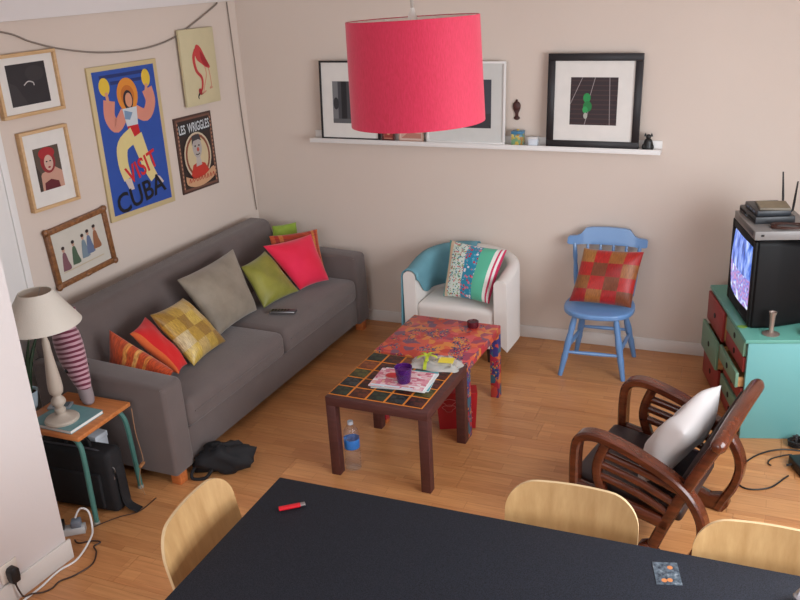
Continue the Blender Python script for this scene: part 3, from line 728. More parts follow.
# ------------------------------------------------------------------ television
tvm = TR(*CB, rz=CW) @ TR(.045, .13, CH+.0006)
TVB = plain('tv_black', (9, 9, 11), .6, var=.1, Specular_IOR_Level=.25)
tv = thing('television', 'bulky black tube television, screen on, standing on teal cabinet', 'television', M=tvm)
TWd, TH_ = .475, .475
V_ = []; F_ = []; nu, nv = 12, 10
def sec_pts(x, y0, y1, z0, z1, r):
    P = []
    for cy, cz, a0 in ((y1-r, z1-r, 0), (y0+r, z1-r, 90), (y0+r, z0+r, 180), (y1-r, z0+r, 270)):
        for i in range(5): a = math.radians(a0+i*22.5); P.append((x, cy+r*math.cos(a), cz+r*math.sin(a)))
    return P
secs = [sec_pts(.0, 0.012, TWd-.012, .012, TH_-.008, .02), sec_pts(.012, 0, TWd, 0, TH_, .025), sec_pts(.10, 0, TWd, 0, TH_, .025), sec_pts(.13, .008, TWd-.008, .0, TH_-.006, .03), sec_pts(.30, .05, TWd-.05, .0, TH_-.03, .05), sec_pts(.40, .11, TWd-.11, .03, TH_-.09, .05)]
for s in secs: V_ += s
ns = len(secs[0])
for i in range(len(secs)-1):
    for k in range(ns): F_.append((i*ns+k, i*ns+(k+1) % ns, i*ns+ns+(k+1) % ns, i*ns+ns+k))
F_ += [tuple(range(ns))[::-1], tuple(range((len(secs)-1)*ns, len(secs)*ns))]
MB().add(V_, F_, smooth=True).build('housing', TVB, tv, ang=40)
# curved screen
g = N('tv_screen'); uv = g.coord('UV')
n1 = noise(g, g.coord('UV', (5, 2.2, 1)), 1.3, 3); vo = g.n('ShaderNodeTexVoronoi'); g.l(g.coord('UV', (6, 5, 1)), vo.inputs[0]); vo.inputs['Scale'].default_value = 1.6
c1 = g.ramp(n1, [(.30, (22, 30, 70)), (.45, (70, 110, 210)), (.58, (150, 176, 240)), (.72, (226, 232, 252))])
sp = g.n('ShaderNodeSeparateXYZ'); g.l(uv, sp.inputs[0])
c2 = g.ramp(vo.outputs['Distance'], [(.1, (30, 30, 70)), (.28, (150, 160, 232)), (.45, (190, 130, 180)), (.6, (90, 110, 210)), (.85, (226, 232, 252))])
low = g.n('ShaderNodeMath', operation='LESS_THAN', i_0=sp.outputs[1], i_1=.48)
cc = g.mix(c1, c2, low.outputs[0]); g.col((.01, .01, .012, 1)); g.l(cc, g.b.inputs['Emission Color']); g.set(Emission_Strength=1.1, Roughness=.12)
sm_ = MB(); nu = 12
for i in range(nu+1):
    for j in range(nu+1):
        u, v = i/nu, j/nu; x = -.004-.018*(1-(2*u-1)**2)*.6-.018*(1-(2*v-1)**2)*.6
        sm_.uv[len(sm_.v)] = (1-u, v); sm_.v.append(Vector((x+.006, .045+u*(TWd-.09), .075+v*(TH_-.12))))
for i in range(nu):
    for j in range(nu): a = i*(nu+1)+j; sm_.f.append([a, a+1, a+nu+2, a+nu+1]); sm_.mi.append(0); sm_.sm.append(True)
sm_.build('screen', g.m, tv, ang=180)
BZ = MB(); y0, y1, z0, z1 = .008, TWd-.008, .01, TH_-.006
for (a, b, c, d) in ((y0, .05, z0, z1), (TWd-.05, y1, z0, z1), (.05, TWd-.05, z0, .08), (.05, TWd-.05, TH_-.045, z1)): BZ.box(-.008, .006, a, b, c, d, bev=.004)
BZ.build('bezel', TVB, tv)
m = MB()
for i in range(4): m.ball((-.009, .12+i*.025, .03), .005, 8)
m.build('buttons', plain('tv_buttons', (50, 50, 54), .4), tv)
# set-top box lying on the television
def boxthing(name, label, cat, M, dims, mat_, extra=None, group=None):
    t = thing(name, label, cat, M=M, group=group); MB().box(0, dims[0], 0, dims[1], 0, dims[2], bev=.004).build('casing', mat_, t)
    if extra: extra(t)
    return t
SIL = plain('silver_plastic', (128, 124, 122), .4, var=.06); DGR = plain('dark_grey_plastic', (44, 45, 48), .42)
def stb(t):
    MB().box(-.002, .001, .03, .30, .016, .040, bev=.0008).build('front_panel', plain('stb_panel', (58, 56, 56), .3), t)
    MB().box(.03, .045, -.002, .001, .02, .03).build('port', DK, t)
boxthing('set_top_box', 'flat silver set-top box lying across the television', 'box', tvm @ TR(-.012, .02, TH_+.0005), (.30, .41, .046), SIL, stb)
def rou(t):
    for y in (.01, .15): MB().box(-.0015, .001, y, y+.10, .014, .024).build('vent_slot', DK, t)
    for i in range(3): MB().box(-.0015, .001, .13+i*.012, .136+i*.012, .006, .010).build('indicator', plain('led_white', (150, 170, 190), .4), t)
boxthing('modem', 'black modem box stacked on the silver set-top box', 'box', tvm @ TR(.02, .15, TH_+.047, rz=.06), (.20, .26, .036), DGR, rou)
router = thing('wifi_router', 'black router with two upright antennas on top of the modem', 'router', M=tvm @ TR(.03, .165, TH_+.0837, rz=.04))
MB().box(0, .17, 0, .21, 0, .028, bev=.005).build('casing', plain('router_black', (36, 40, 46), .4), router)
m = MB()
for i in range(3): m.box(-.0008, .001, .04+i*.05, .07+i*.05, .010, .018)
m.build('indicator_strip', plain('led_strip', (90, 110, 140), .4), router)
for y, tl in ((.03, -.02), (.18, .05)):
    m = MB(); m.tube([(.172, y, .012), (.185, y, .02), (.186, y+tl*.15, .05), (.188, y+tl, .175)], [.006, .006, .0065, .004], 8); m.build('antenna', BLACKP, router)
cdcase = thing('disc_case', 'grey-brown flat case lying on top of the router', 'case', M=tvm @ TR(.045, .18, TH_+.1122, rz=-.1))
MB().box(0, .15, 0, .15, 0, .012, bev=.0015).build('case_body', plain('case_grey', (116, 106, 92), .5, var=.25, vs_=20), cdcase)
MB().box(.004, .146, .004, .146, .0118, .0126).build('case_inlay', plain('case_inlay', (134, 122, 96), .5, var=.3, vs_=30), cdcase)
# coil of cable and wallet in front of the modem on the box
cw_ = MB(); rr = random.Random(11); P = []
for i in range(40): a = i*.9; P.append((.17+.085*math.cos(a)+rr.uniform(-.015, .015), .075+.045*math.sin(a)+rr.uniform(-.01, .01), .0035+.012*rr.random()))
cw_.tube(smooth2(P, 4), .0028, 6)
tag(cw_.build('cable_coil', plain('cable_brown', (66, 38, 30), .5), M=tvm @ TR(.0, 0, TH_+.047)), 'tangled dark cable lying on the silver set-top box', 'cable')
# silver candlestick on cabinet
cs = thing('candlestick', 'small silver candlestick with round foot on teal cabinet', 'candlestick', (TR(*CB, rz=CW) @ Vector((.135, .07, CH+.0005))))
SILV = plain('pewter', (168, 150, 140), .35, .6)
MB().lathe([(0, 0), (.042, 0), (.043, .004), (.030, .008), (.012, .012)], 24).build('foot', SILV, cs)
MB().lathe([(.0125, .011), (.0115, .05), (.014, .10), (.019, .118), (.020, .122), (.016, .121), (.012, .105), (0, .10)], 20).build('stem', SILV, cs)
tag(MB().add([(.028*math.cos(a)*(1-.45*abs(math.sin(a))), .028*math.sin(a)*.8, .0022+.003*math.cos(2*a)) for a in [2*PI*i/12 for i in range(12)]]+[(.028*math.cos(a)*(1-.45*abs(math.sin(a))), .028*math.sin(a)*.8, .0) for a in [2*PI*i/12 for i in range(12)]], [list(range(12)), list(range(12, 24))[::-1]]+[(i, (i+1) % 12, 12+(i+1) % 12, 12+i) for i in range(12)]).build('leaf', plain('leaf_yellow_green', (120, 160, 62), .6), M=TR(*CB, rz=CW) @ TR(.02, .165, CH+.0015)), 'small yellow-green leaf lying on the teal cabinet top', 'leaf')
dsh = thing('dish', 'shallow olive dish beside the television on teal cabinet', 'dish', (TR(*CB, rz=CW) @ Vector((.345, .055, CH+.0005))))
MB().lathe([(0, 0), (.045, 0), (.062, .02), (.066, .021), (.06, .016), (.043, .004), (0, .004)], 24).build('bowl', plain('olive_ceramic', (128, 116, 52), .4), dsh)
MB().lathe([(.0655, .0205), (.067, .0225), (.0655, .0245), (.064, .0225), (.0655, .0205)], 24).build('rim', plain('olive_rim', (164, 148, 70), .4), dsh)

# ------------------------------------------------------------------ side table corner
SW = wood('side_table_wood', (176, 100, 50), (206, 132, 76), .35)
GPT = plain('green_pipe', (70, 118, 110), .4)
stt = thing('side_table', 'old school table with wooden top and green pipe legs', 'table', (.665, -2.51, 0), .08)
MB().box(-.20, .20, -.185, .185, .462, .485, bev=.006, seg=3).build('table_top', SW, stt)
# bent pipe frames: each leg bends into the apron
for sx in (-1, 1):
    for sy in (-1, 1):
        P = [(sx*.185, sy*.165, 0), (sx*.182, sy*.160, .2), (sx*.178, sy*.155, .36), (sx*.165, sy*.15, .42), (sx*.13, sy*.145, .448), (sx*.06, sy*.145, .452)]
        lg = MB().tube(smooth2(P, 4), .0125, 10).build('leg', GPT, stt)
        MB().lathe([(0, 0), (.016, 0), (.016, .014), (.0126, .016)], 12, cx=sx*.185, cy=sy*.165).build('foot_cap', plain('foot_cap', (150, 150, 140), .5), lg)
for sy in (-1, 1): MB().tube([(-.07, sy*.145, .452), (.07, sy*.145, .452)], .0124, 10).build('apron_pipe', GPT, stt)
MB().tube([(-.19, -.145, .40), (-.19, .145, .40)], .010, 8).build('crossbar', GPT, stt)
BKM = plain('book_cover', (104, 146, 150), .4, var=.25, vs_=14)
bk = thing('book', 'large thin book with blue-green cover under the lamp', 'book', (.69, -2.565, .4852), .05)
MB().box(-.125, .125, -.105, .105, .0015, .0165).build('pages', plain('paper', (228, 226, 222), .8, var=.05), bk)
for z in (0, .0165): MB().box(-.129, .129, -.108, .108, z, z+.0017, bev=.0005, seg=1).build('cover', BKM, bk)
BZ_ = .4852+.0184
CRM = plain('lamp_cream_wood', (186, 174, 160), .5, var=.08)
lp = thing('table_lamp', 'table lamp with cream conical shade and turned cream base', 'lamp', (.70, -2.60, BZ_))
MB().lathe([(0, 0), (.078, 0), (.080, .008), (.074, .016), (.055, .022), (.030, .030), (.022, .040)], 32).build('foot', CRM, lp)
MB().lathe([(.022, .040), (.026, .05), (.026, .06), (.018, .068), (.020, .075), (.032, .09), (.034, .10), (.030, .112), (.020, .125), (.018, .132), (.030, .145), (.034, .165), (.033, .20), (.028, .25), (.022, .31), (.018, .36), (.017, .40), (.012, .42), (.012, .47), (0, .47)], 24).build('stem', CRM, lp)
SHD = plain('lamp_shade_fabric', (208, 200, 188), .8, var=.03, bs=220, bst=.2, Transmission_Weight=.0)
sh = MB().lathe([(.174, .492), (.176, .492), (.074, .648), (.072, .648), (.174, .492)], 48).build('lamp_shade', SHD, lp)
MB().tube([(.073*math.cos(a), .073*math.sin(a), .647) for a in [2*PI*i/32 for i in range(32)]], .002, 6, closed=True).build('shade_ring', SHD, sh)
for k in range(3): a = 2*PI*k/3; MB().tube([(.008*math.cos(a), .008*math.sin(a), .60), (.072*math.cos(a), .072*math.sin(a), .645)], .0016, 5).build('shade_spoke', STEEL, sh)
MB().lathe([(.014, .468), (.015, .52), (.010, .525), (0, .526)], 14).build('bulb_socket', plain('socket_white', (220, 216, 210), .5), lp)
MB().ball((0, 0, .56), (.028, .028, .038), 14).build('bulb', plain('bulb_white', (236, 232, 224), .3), lp)
# small silver picture on the table
sf = thing('phone', 'small silver handset lying behind the lamp foot', 'phone', (.585, -2.505, .4852), .5)
MB().box(-.055, .055, -.03, .03, .0185, .030, bev=.003).build('body', plain('silver_device', (150, 156, 162), .4, .3), sf)
MB().box(-.03, .045, -.024, .024, .0298, .0308).build('screen', plain('grey_screen', (92, 104, 110), .2), sf)
sf.location.z = .4852+.0184-.0185
# potted aloe
po = thing('potted_plant', 'dark green spiky potted plant in pale blue pot behind lamp', 'plant', (.41, -2.54, .4852))
MB().lathe([(0, 0), (.035, 0), (.05, .085), (.052, .09), (.047, .088), (.042, .075), (0, .074)], 24).build('pot', plain('pot_pale_blue', (176, 196, 206), .4), po)
MB().lathe([(0, .0745), (.043, .0755), (.043, .077), (0, .079)], 16).build('soil', plain('soil', (60, 44, 34), .95), po)
ALO = plain('aloe_green', (36, 56, 36), .5, var=.3, vs_=12)
rr = random.Random(5)
for k in range(9):
    a = k*.75+rr.uniform(-.2, .2); Lh = rr.uniform(.26, .38); o_ = rr.uniform(.03, .12)
    P = [(math.cos(a)*(.012+o_*t**1.6), math.sin(a)*(.012+o_*t**1.6), .07+Lh*t) for t in [i/8 for i in range(9)]]
    MB().tube(P, [.014*(1-t**1.8*.93) for t in [i/8 for i in range(9)]], 7).build('leaf', ALO, po)
# striped plush zebra
zb_ = thing('plush_zebra', 'pink and maroon striped plush zebra head with grey muzzle beside sofa', 'toy', (.565, -2.365, .4852), -.35); zb_.scale = (1.2, 1.15, .96)
ZS = N('zebra_stripes'); wv = ZS.n('ShaderNodeTexWave', wave_type='BANDS', bands_direction='Z'); mpz = ZS.n('ShaderNodeMapping'); ZS.l(ZS.coord(), mpz.inputs[0]); mpz.inputs['Rotation'].default_value = (0, .35, 0); ZS.l(mpz.outputs[0], wv.inputs[0])
for k_, v_ in (('Scale', 12.5), ('Distortion', 1.3), ('Detail', 1), ('Detail Scale', 1.2)): wv.inputs[k_].default_value = v_
ZS.col(ZS.ramp(wv.outputs['Fac'], [(.40, (104, 34, 58)), (.58, (190, 150, 160))])); ZS.set(Roughness=.95, Sheen_Weight=.4); ZS = ZS.m
def blob(secs, n=16):       # loft of ellipses: (x, y, z, rx, ry)
    V_ = []; F_ = []
    for (x, y, z, a_, b_) in secs:
        for k in range(n): t = 2*PI*k/n; V_.append((x+a_*math.cos(t), y+b_*math.sin(t), z))
    for i in range(len(secs)-1):
        for k in range(n): F_.append((i*n+k, i*n+(k+1) % n, i*n+n+(k+1) % n, i*n+n+k))
    F_ += [tuple(range(n))[::-1], tuple(range((len(secs)-1)*n, len(secs)*n))]
    return MB().add(V_, F_, smooth=True)
zsec = [(.070, 0, .085, .036, .028), (.055, 0, .12, .050, .036), (.03, 0, .17, .066, .045), (.01, 0, .22, .078, .052), (.0, 0, .27, .080, .055), (-.01, 0, .32, .082, .055), (-.015, 0, .37, .070, .05), (-.015, 0, .41, .040, .035)]
MB().add([], []); hd = blob(smooth2(zsec, 3)).build('head', ZS, zb_, ang=180)
blob(smooth2([(.088, 0, .0, .016, .014), (.086, 0, .012, .030, .024), (.080, 0, .04, .036, .029), (.072, 0, .085, .037, .029), (.066, 0, .098, .032, .026)], 3)).build('muzzle', plain('zebra_grey', (146, 132, 134), .95, bs=200), zb_, ang=180)
for s in (-1, 1): MB().ball((.035, s*.046, .185), (.012, .007, .012), 10).build('eye', plain('eye_black', (24, 20, 22), .2), zb_)
MB().ball((.075, -.026, .03), (.006, .004, .006), 8).build('nostril', plain('eye_black', (24, 20, 22), .2), zb_)
for s in (-1, 1): blob(smooth2([(-.03, s*.04, .39, .02, .012), (-.035, s*.052, .42, .026, .012), (-.035, s*.06, .45, .018, .01), (-.035, s*.066, .475, .004, .004)], 3)).build('ear', ZS, zb_, ang=180)
m = MB()
for i in range(9): m.ball((-.075-.004*math.sin(i), 0, .21+i*.024), (.022, .012, .02), 8)
m.build('mane', plain('zebra_mane', (96, 26, 52), .95, bs=120), zb_)
# white box on the floor behind the side table
wb = thing('storage_box', 'white box on the floor behind the side table legs', 'box', (.595, -2.375, 0), .03)
MB().box(-.075, .075, -.04, .04, 0, .27, bev=.004).build('box_body', plain('white_card', (214, 220, 228), .6), wb)
MB().box(-.078, .078, -.043, .043, .27, .30, bev=.004).build('lid', plain('white_card', (214, 220, 228), .6), wb)
# laptop bag
BAG = plain('black_nylon', (17, 16, 20), .8, var=.25, vs_=20, bs=120, bst=.3)
lb = thing('laptop_bag', 'black laptop bag standing on the floor under side table', 'bag', (.69, -2.535, 0), .14)
softb = MB().box(-.24, .215, -.06, .06, .004, .335, bev=.03, seg=4)
for v in softb.v: v.y += .012*math.sin(v.x*14)*math.sin(v.z*9); v.x += .01*math.sin(v.z*12)
softb.build('bag_body', BAG, lb, ang=60)
MB().box(-.17, .15, -.072, -.05, .03, .22, bev=.010, seg=3).build('front_pocket', BAG, lb, ang=60)
MB().tube(smooth2([(-.07, 0, .33), (-.06, 0, .37), (0, 0, .385), (.06, 0, .37), (.07, 0, .33)], 5), .009, 8).build('handle', BAG, lb)
m = MB(); m.tube(smooth2([(-.19, -.02, .333), (-.08, -.03, .341), (.1, -.03, .339), (.195, -.02, .315)], 5), .005, 6); m.build('zip_edge', plain('zip_grey', (70, 70, 76), .5), lb)
m = MB(); m.ribbon([(.20, .26), (.225, .20), (.225, .12), (.24, .04), (.30, .012)], .006, -.03, .02, bev=.002); m.build('strap', BAG, lb)
m = MB(); m.tube([(.21+.012*math.cos(a), -.035, .24+.016*math.sin(a)) for a in [2*PI*i/12 for i in range(12)]], .0028, 6, closed=True); m.tube([(.205, -.035, .22), (.21, -.036, .19)], .005, 6); m.build('buckle', STEEL, lb)
# black bag by the sofa foot
bb = thing('handbag', 'crumpled black bag lying on the floor at the sofa foot', 'bag', (1.14, -2.02, 0), .6)
V_ = []; F_ = []; nn = 28
for i in range(nn//2+1):
    t = PI*i/(nn//2)
    for k in range(nn):
        a = 2*PI*k/nn; r = 1+.14*math.sin(3*a+2*t)+.09*math.sin(5*a-4*t)+.06*math.sin(9*a+7*t)+.03*math.sin(14*a-9*t)
        V_.append((.150*r*math.sin(t)**.8*math.cos(a), .085*r*math.sin(t)**.8*math.sin(a), max(.003, .07+.075*math.cos(t)*r)))
for i in range(nn//2):
    for k in range(nn): F_.append((i*nn+k, (i+1)*nn+k, (i+1)*nn+(k+1) % nn, i*nn+(k+1) % nn))
MB().add(V_, F_, smooth=True).build('bag_body', BAG, bb, ang=60)
MB().tube(smooth2([(-.10, -.03, .09), (-.155, -.05, .05), (-.165, -.075, .012), (-.10, -.085, .010), (-.06, -.075, .05)], 5), .009, 8).build('strap', BAG, bb)

# ------------------------------------------------------------------ dining table and plywood chairs
g = N('table_charcoal'); co = g.coord(); f = noise(g, co, 320, 2)
g.col(g.ramp(f, [(.38, (16, 18, 23)), (.62, (38, 41, 52))])); g.set(Roughness=.75, Specular_IOR_Level=.25); TBK = g.m
DT = (2.19, -2.915, 0); DR = .085
dt = thing('dining_table', 'large charcoal laminate dining table with a red lighter on it', 'table', DT, DR)
MB().box(0, 2.0, -.95, 0, .712, .74, bev=.003).build('table_top', TBK, dt)
MB().box(.08, 1.92, -.87, -.06, .64, .712).build('apron', plain('table_frame', (40, 40, 44), .5), dt)
for x in (.06, 1.88):
    for y in (-.89, -.075): MB().box(x, x+.06, y, y+.06, 0, .712, bev=.003).build('leg', plain('table_frame', (40, 40, 44), .5), dt)
PLY = wood('birch_plywood', (172, 132, 84), (196, 158, 108), .45, (14, 14, 2.2))
PLE = plain('ply_edge', (206, 178, 136), .5)
def bent(wd, z0, z1, r, bow, lean, y0, th=.011, nx=28, nz=8):
    """bent plywood panel with rounded corners; local x is width, y goes back"""
    V_ = []; F_ = []
    for sd in (-1, 1):
        for i in range(nx+1):
            # columns bunch towards the rounded corners
            s = -math.cos(PI*i/nx); x = s*wd/2; d = max(0, abs(x)-(wd/2-r)); cut = r-math.sqrt(max(0, r*r-d*d))
            for j in range(nz+1):
                z = (z0+cut)+(z1-z0-2*cut)*j/nz
                V_.append((x, y0-bow*(x/(wd/2))**2+lean*(z-z0)+sd*th/2, z))
    m1 = (nx+1)*(nz+1)
    for i in range(nx):
        for j in range(nz):
            a = i*(nz+1)+j; F_.append((a, a+nz+1, a+nz+2, a+1)); F_.append((m1+a, m1+a+1, m1+a+nz+2, m1+a+nz+1))
    E_ = []
    for i in range(nx):
        a = i*(nz+1); b = a+nz+1; E_.append((a, m1+a, m1+b, b)); E_.append((a+nz, b+nz, m1+b+nz, m1+a+nz))
    for a in (0, nx*(nz+1)):
        for j in range(nz): E_.append((a+j, a+j+1, m1+a+j+1, m1+a+j))
    m = MB(); m.add(V_, F_, smooth=True); o = 0
    for q in E_: m.f.append(list(q)); m.mi.append(1); m.sm.append(False)
    return m
def plychair(label, loc, rz):
    t = thing('plywood_chair', label, 'chair', loc, rz, 'plywood chairs around the dining table')
    bent(.43, .50, .825, .095, .035, .18, .0).build('backrest', [PLY, PLE], t, ang=40)
    out = []
    for i in range(36):
        a = 2*PI*i/36; ca, sa_ = math.cos(a), math.sin(a); e = 4; q = (abs(ca)**e+abs(sa_)**e)**(-1/e); out.append((.205*q*ca, .20*q*sa_-.205))
    MB().prism(out, .44, .452, axis='z', bev=.003, seg=2).build('seat', PLY, t, ang=40)
    for sx in (-1, 1):
        MB().tube([(sx*.16, -.36, .44), (sx*.19, -.40, 0)], .010, 8).build('leg', STEEL, t)
        MB().tube([(sx*.17, -.02, .44), (sx*.19, .04, 0)], .010, 8).build('leg', STEEL, t)
        MB().tube(smooth2([(sx*.12, -.03, .437), (sx*.125, .0, .445), (sx*.125, .012, .50), (sx*.125, .032, .60)], 4), .009, 8).build('back_support', STEEL, t)
    MB().tube([(-.16, -.36, .43), (.16, -.36, .43)], .009, 8).build('crossbar', STEEL, t); MB().tube([(-.17, -.03, .43), (.17, -.03, .43)], .009, 8).build('crossbar', STEEL, t)
    return t
plychair('plywood chair at the long table side, backing onto the wooden lounge armchair', (3.205, -2.75, 0), .10)
plychair('plywood chair at the long table side beside the card, towards the teal cabinet', (3.80, -2.735, 0), .10)
plychair('plywood chair at the short end of the dining table facing the lighter', (2.12, -3.258, 0), PI/2+.17)
# lighter and card on the table
a, b = fl(277, 510, .744), fl(307, 504, .744); ax = (b-a).normalized()
lg_ = thing('cigarette_lighter', 'red plastic lighter with steel top lying on dining table', 'lighter', M=frame_M(Vector(((a.x+b.x)/2, (a.y+b.y)/2, .7402)), ax, Vector((0, 0, 1)).cross(ax), (0, 0, 1)))
MB().prism([(.0075*math.cos(t_)*1.5, .0065+.0065*math.sin(t_)) for t_ in [2*PI*i/16 for i in range(16)]], -.045, .028, axis='y', bev=.001, seg=1).build('body', plain('red_lighter', (190, 22, 36), .25), lg_, M=Matrix.Rotation(-PI/2, 4, 'Z'))
MB().prism([(.0075*math.cos(t_)*1.4, .0065+.006*math.sin(t_)) for t_ in [2*PI*i/16 for i in range(16)]], .028, .045, axis='y', bev=.001, seg=1).build('metal_cap', STEEL, lg_, M=Matrix.Rotation(-PI/2, 4, 'Z'))
cr = thing('bank_card', 'grey transparent card with orange marks lying on dining table', 'card', (3.541, -2.909, .7402), .085+.25)
g = N('card_print'); f = noise(g, g.coord(), 60, 3); g.col(g.ramp(f, [(.35, (44, 52, 62)), (.6, (92, 104, 114)), (.8, (160, 168, 174))])); g.set(Roughness=.25)
MB().box(-.036, .036, -.05, .05, 0, .0014, bev=.0005, seg=1).build('card_body', g.m, cr)
for x, y, k_ in ((.012, .026, .008), (.004, -.03, .008), (-.012, -.032, .008)): MB().lathe([(0, 0), (k_, 0), (k_, .0003), (0, .0003)], 16, cx=x, cy=y).build('orange_mark', plain('card_orange', (190, 120, 70), .4), cr, M=TR(0, 0, .0014))
# little foil ball at the table's edge of the view
fb_ = MB().ball((0, 0, .022), .024, 14)
rr = random.Random(8)
for v in fb_.v: v *= rr.uniform(.86, 1.05); v.z = max(v.z, 0)
tag(fb_.build('foil_ball', plain('foil', (170, 170, 176), .3, .8), ang=20, M=TR(3.895, -2.895, .7402)), 'crumpled silvery foil ball on the dining table', 'foil')

# ------------------------------------------------------------------ pendant lamp
PC = Vector((2.626, -2.559, 0)); ZT, ZB = 2.272, 1.955
pd = thing('pendant_lamp', 'large red-pink drum pendant lamp shade hanging from the ceiling', 'lamp', (PC.x, PC.y, ZB))
PT = Matrix.Translation((0, 0, .3)) @ Matrix.Rotation(-.026, 4, CR) @ Matrix.Rotation(-.012, 4, _f) @ Matrix.Translation((0, 0, -.3))   # the shade hangs a little askew
g = N('pink_shade'); co = g.coord(); f = noise(g, g.coord('Object', (300, 300, 60)), 1, 2)
g.col(g.ramp(f, [(.3, (174, 14, 52)), (.7, (188, 26, 66))])); g.set(Roughness=.75, Sheen_Weight=.2); g.bump(f, .2, .002)
PSH = g.m
H = ZT-ZB
sh = MB().lathe([(.213, 0), (.207, H)], 64).build('lamp_shade', PSH, pd, ang=180, M=PT)
MB().lathe([(.2105, .001), (.2045, H-.001)], 64).build('shade_lining', plain('shade_lining', (232, 222, 214), .7), sh, ang=180)
for z, r in ((.001, .2115), (H-.001, .2055)): MB().tube([(r*math.cos(a), r*math.sin(a), z) for a in [2*PI*i/48 for i in range(48)]], .0016, 6, closed=True).build('shade_ring', PSH, sh)
for k in range(3): a = 2*PI*k/3+.4; MB().tube([(.02*math.cos(a), .02*math.sin(a), H-.03), (.205*math.cos(a), .205*math.sin(a), H-.004)], .002, 6).build('shade_spoke', plain('ring_white', (226, 220, 216), .4), sh)
MB().lathe([(0, H-.10), (.018, H-.10), (.022, H-.09), (.022, H-.03), (.012, H+.01), (.006, H+.03), (0, H+.03)], 18).build('bulb_socket', plain('socket_white', (220, 216, 210), .5), pd)
MB().ball((0, 0, H-.15), (.032, .032, .05), 14).build('bulb', plain('bulb_white', (236, 232, 224), .3), pd)
MB().tube([(0, 0, H+.02), (0, 0, CZ-ZB-.03)], .0045, 8).build('cord', plain('cord_grey', (170, 160, 150), .5), pd)
MB().lathe([(0, CZ-ZB-.001), (.05, CZ-ZB-.001), (.045, CZ-ZB-.03), (0, CZ-ZB-.04)], 20).build('ceiling_rose', SHELFW, pd)

# ------------------------------------------------------------------ pictures
class Art:
    """flat print: layered outlines in the picture plane (u right, v up, metres)"""
    def __init__(s): s.m = MB(); s.mats = []; s.k = 0
    def mi(s, mat_):
        if mat_ not in s.mats: s.mats.append(mat_)
        return s.mats.index(mat_)
    def poly(s, pts, mat_):
        s.k += 1; s.m.add([(p[0], p[1], s.k*.00012) for p in pts], [list(range(len(pts)))], mi=s.mi(mat_)); return s
    def rect(s, x0, x1, y0, y1, mat_): return s.poly([(x0, y0), (x1, y0), (x1, y1), (x0, y1)], mat_)
    def ell(s, x, y, a, b, mat_, rot=0, n=24):
        c_, s_ = math.cos(rot), math.sin(rot)
        return s.poly([(x+a*math.cos(t)*c_-b*math.sin(t)*s_, y+a*math.cos(t)*s_+b*math.sin(t)*c_) for t in [2*PI*i/n for i in range(n)]], mat_)
    def stroke(s, pts, w_, mat_, k=5):
        P = smooth2(pts, k); W_ = w_ if hasattr(w_, '__len__') else (w_, w_); L = []; R = []; n = len(P)
        for i, p in enumerate(P):
            a = P[max(i-1, 0)]; b = P[min(i+1, n-1)]; dx, dy = b[0]-a[0], b[1]-a[1]; q = math.hypot(dx, dy) or 1; h = (W_[0]+(W_[1]-W_[0])*i/(n-1))/2
            L.append((p[0]-dy/q*h, p[1]+dx/q*h)); R.append((p[0]+dy/q*h, p[1]-dx/q*h))
        s.k += 1; V_ = [(x, y, s.k*.00012) for x, y in L+R]
        s.m.add(V_, [(i, i+1, n+i+1, n+i) for i in range(n-1)], mi=s.mi(mat_)); return s
    def text(s, body, x, y, size, mat_, rot=0, sx=1, arc=None, shear=0):
        s.k += 1; cu = bpy.data.curves.new('t', 'FONT'); cu.body = body; cu.size = size; cu.align_x = 'CENTER'; cu.align_y = 'CENTER'; cu.resolution_u = 3; cu.offset = size*.018
        o = bpy.data.objects.new('t', cu); C.objects.link(o); bpy.context.view_layer.update()
        me = o.evaluated_get(bpy.context.evaluated_depsgraph_get()).to_mesh()
        c_, s_ = math.cos(rot), math.sin(rot)
        V_ = []
        for v in me.vertices:
            a, b = v.co.x*sx+shear*v.co.y, v.co.y
            if arc: b += arc*a*a
            V_.append((x+a*c_-b*s_, y+a*s_+b*c_, s.k*.00012))
        s.m.add(V_, [list(p.vertices) for p in me.polygons], mi=s.mi(mat_))
        o.evaluated_get(bpy.context.evaluated_depsgraph_get()).to_mesh_clear(); bpy.data.objects.remove(o); bpy.data.curves.remove(cu); return s
    def build(s, name, parent, z):
        me = bpy.data.meshes.new(name); me.from_pydata([tuple(v) for v in s.m.v], [], s.m.f)
        for m_ in s.mats: me.materials.append(m_)
        for p, i in zip(me.polygons, s.m.mi): p.material_index = i
        o = bpy.data.objects.new(name, me); C.objects.link(o); o.parent = parent; o.location = (0, 0, z); return o
INK = {}
def ink(r, g_, b_):
    k = (r, g_, b_)
    if k not in INK: INK[k] = plain('ink_%d_%d_%d' % k, k, .55, var=.06, vs_=15)
    return INK[k]
def frame_part(t, w_, h_, fw, dp, mat_, name='frame', bev=.002):
    m = MB(); X, Y = w_/2, h_/2
    m.box(-X, X, Y-fw, Y, 0, dp, bev=bev); m.box(-X, X, -Y, -Y+fw, 0, dp, bev=bev); m.box(-X, -X+fw, -Y+fw, Y-fw, 0, dp, bev=bev); m.box(X-fw, X, -Y+fw, Y-fw, 0, dp, bev=bev)
    return m.build(name, mat_, t)
def lw_frame(y, z, tilt=0, lean=0, x=.002):   # picture plane on the left wall: u = +y, v = +z, normal = +x
    M = frame_M((x, y, z), (0, 1, 0), (0, 0, 1), (1, 0, 0)); return M @ Matrix.Rotation(tilt, 4, 'Z') @ Matrix.Rotation(lean, 4, 'X')
PINE = wood('pine_frame', (200, 160, 112), (216, 180, 136), .45); MATW = ink(226, 222, 216)
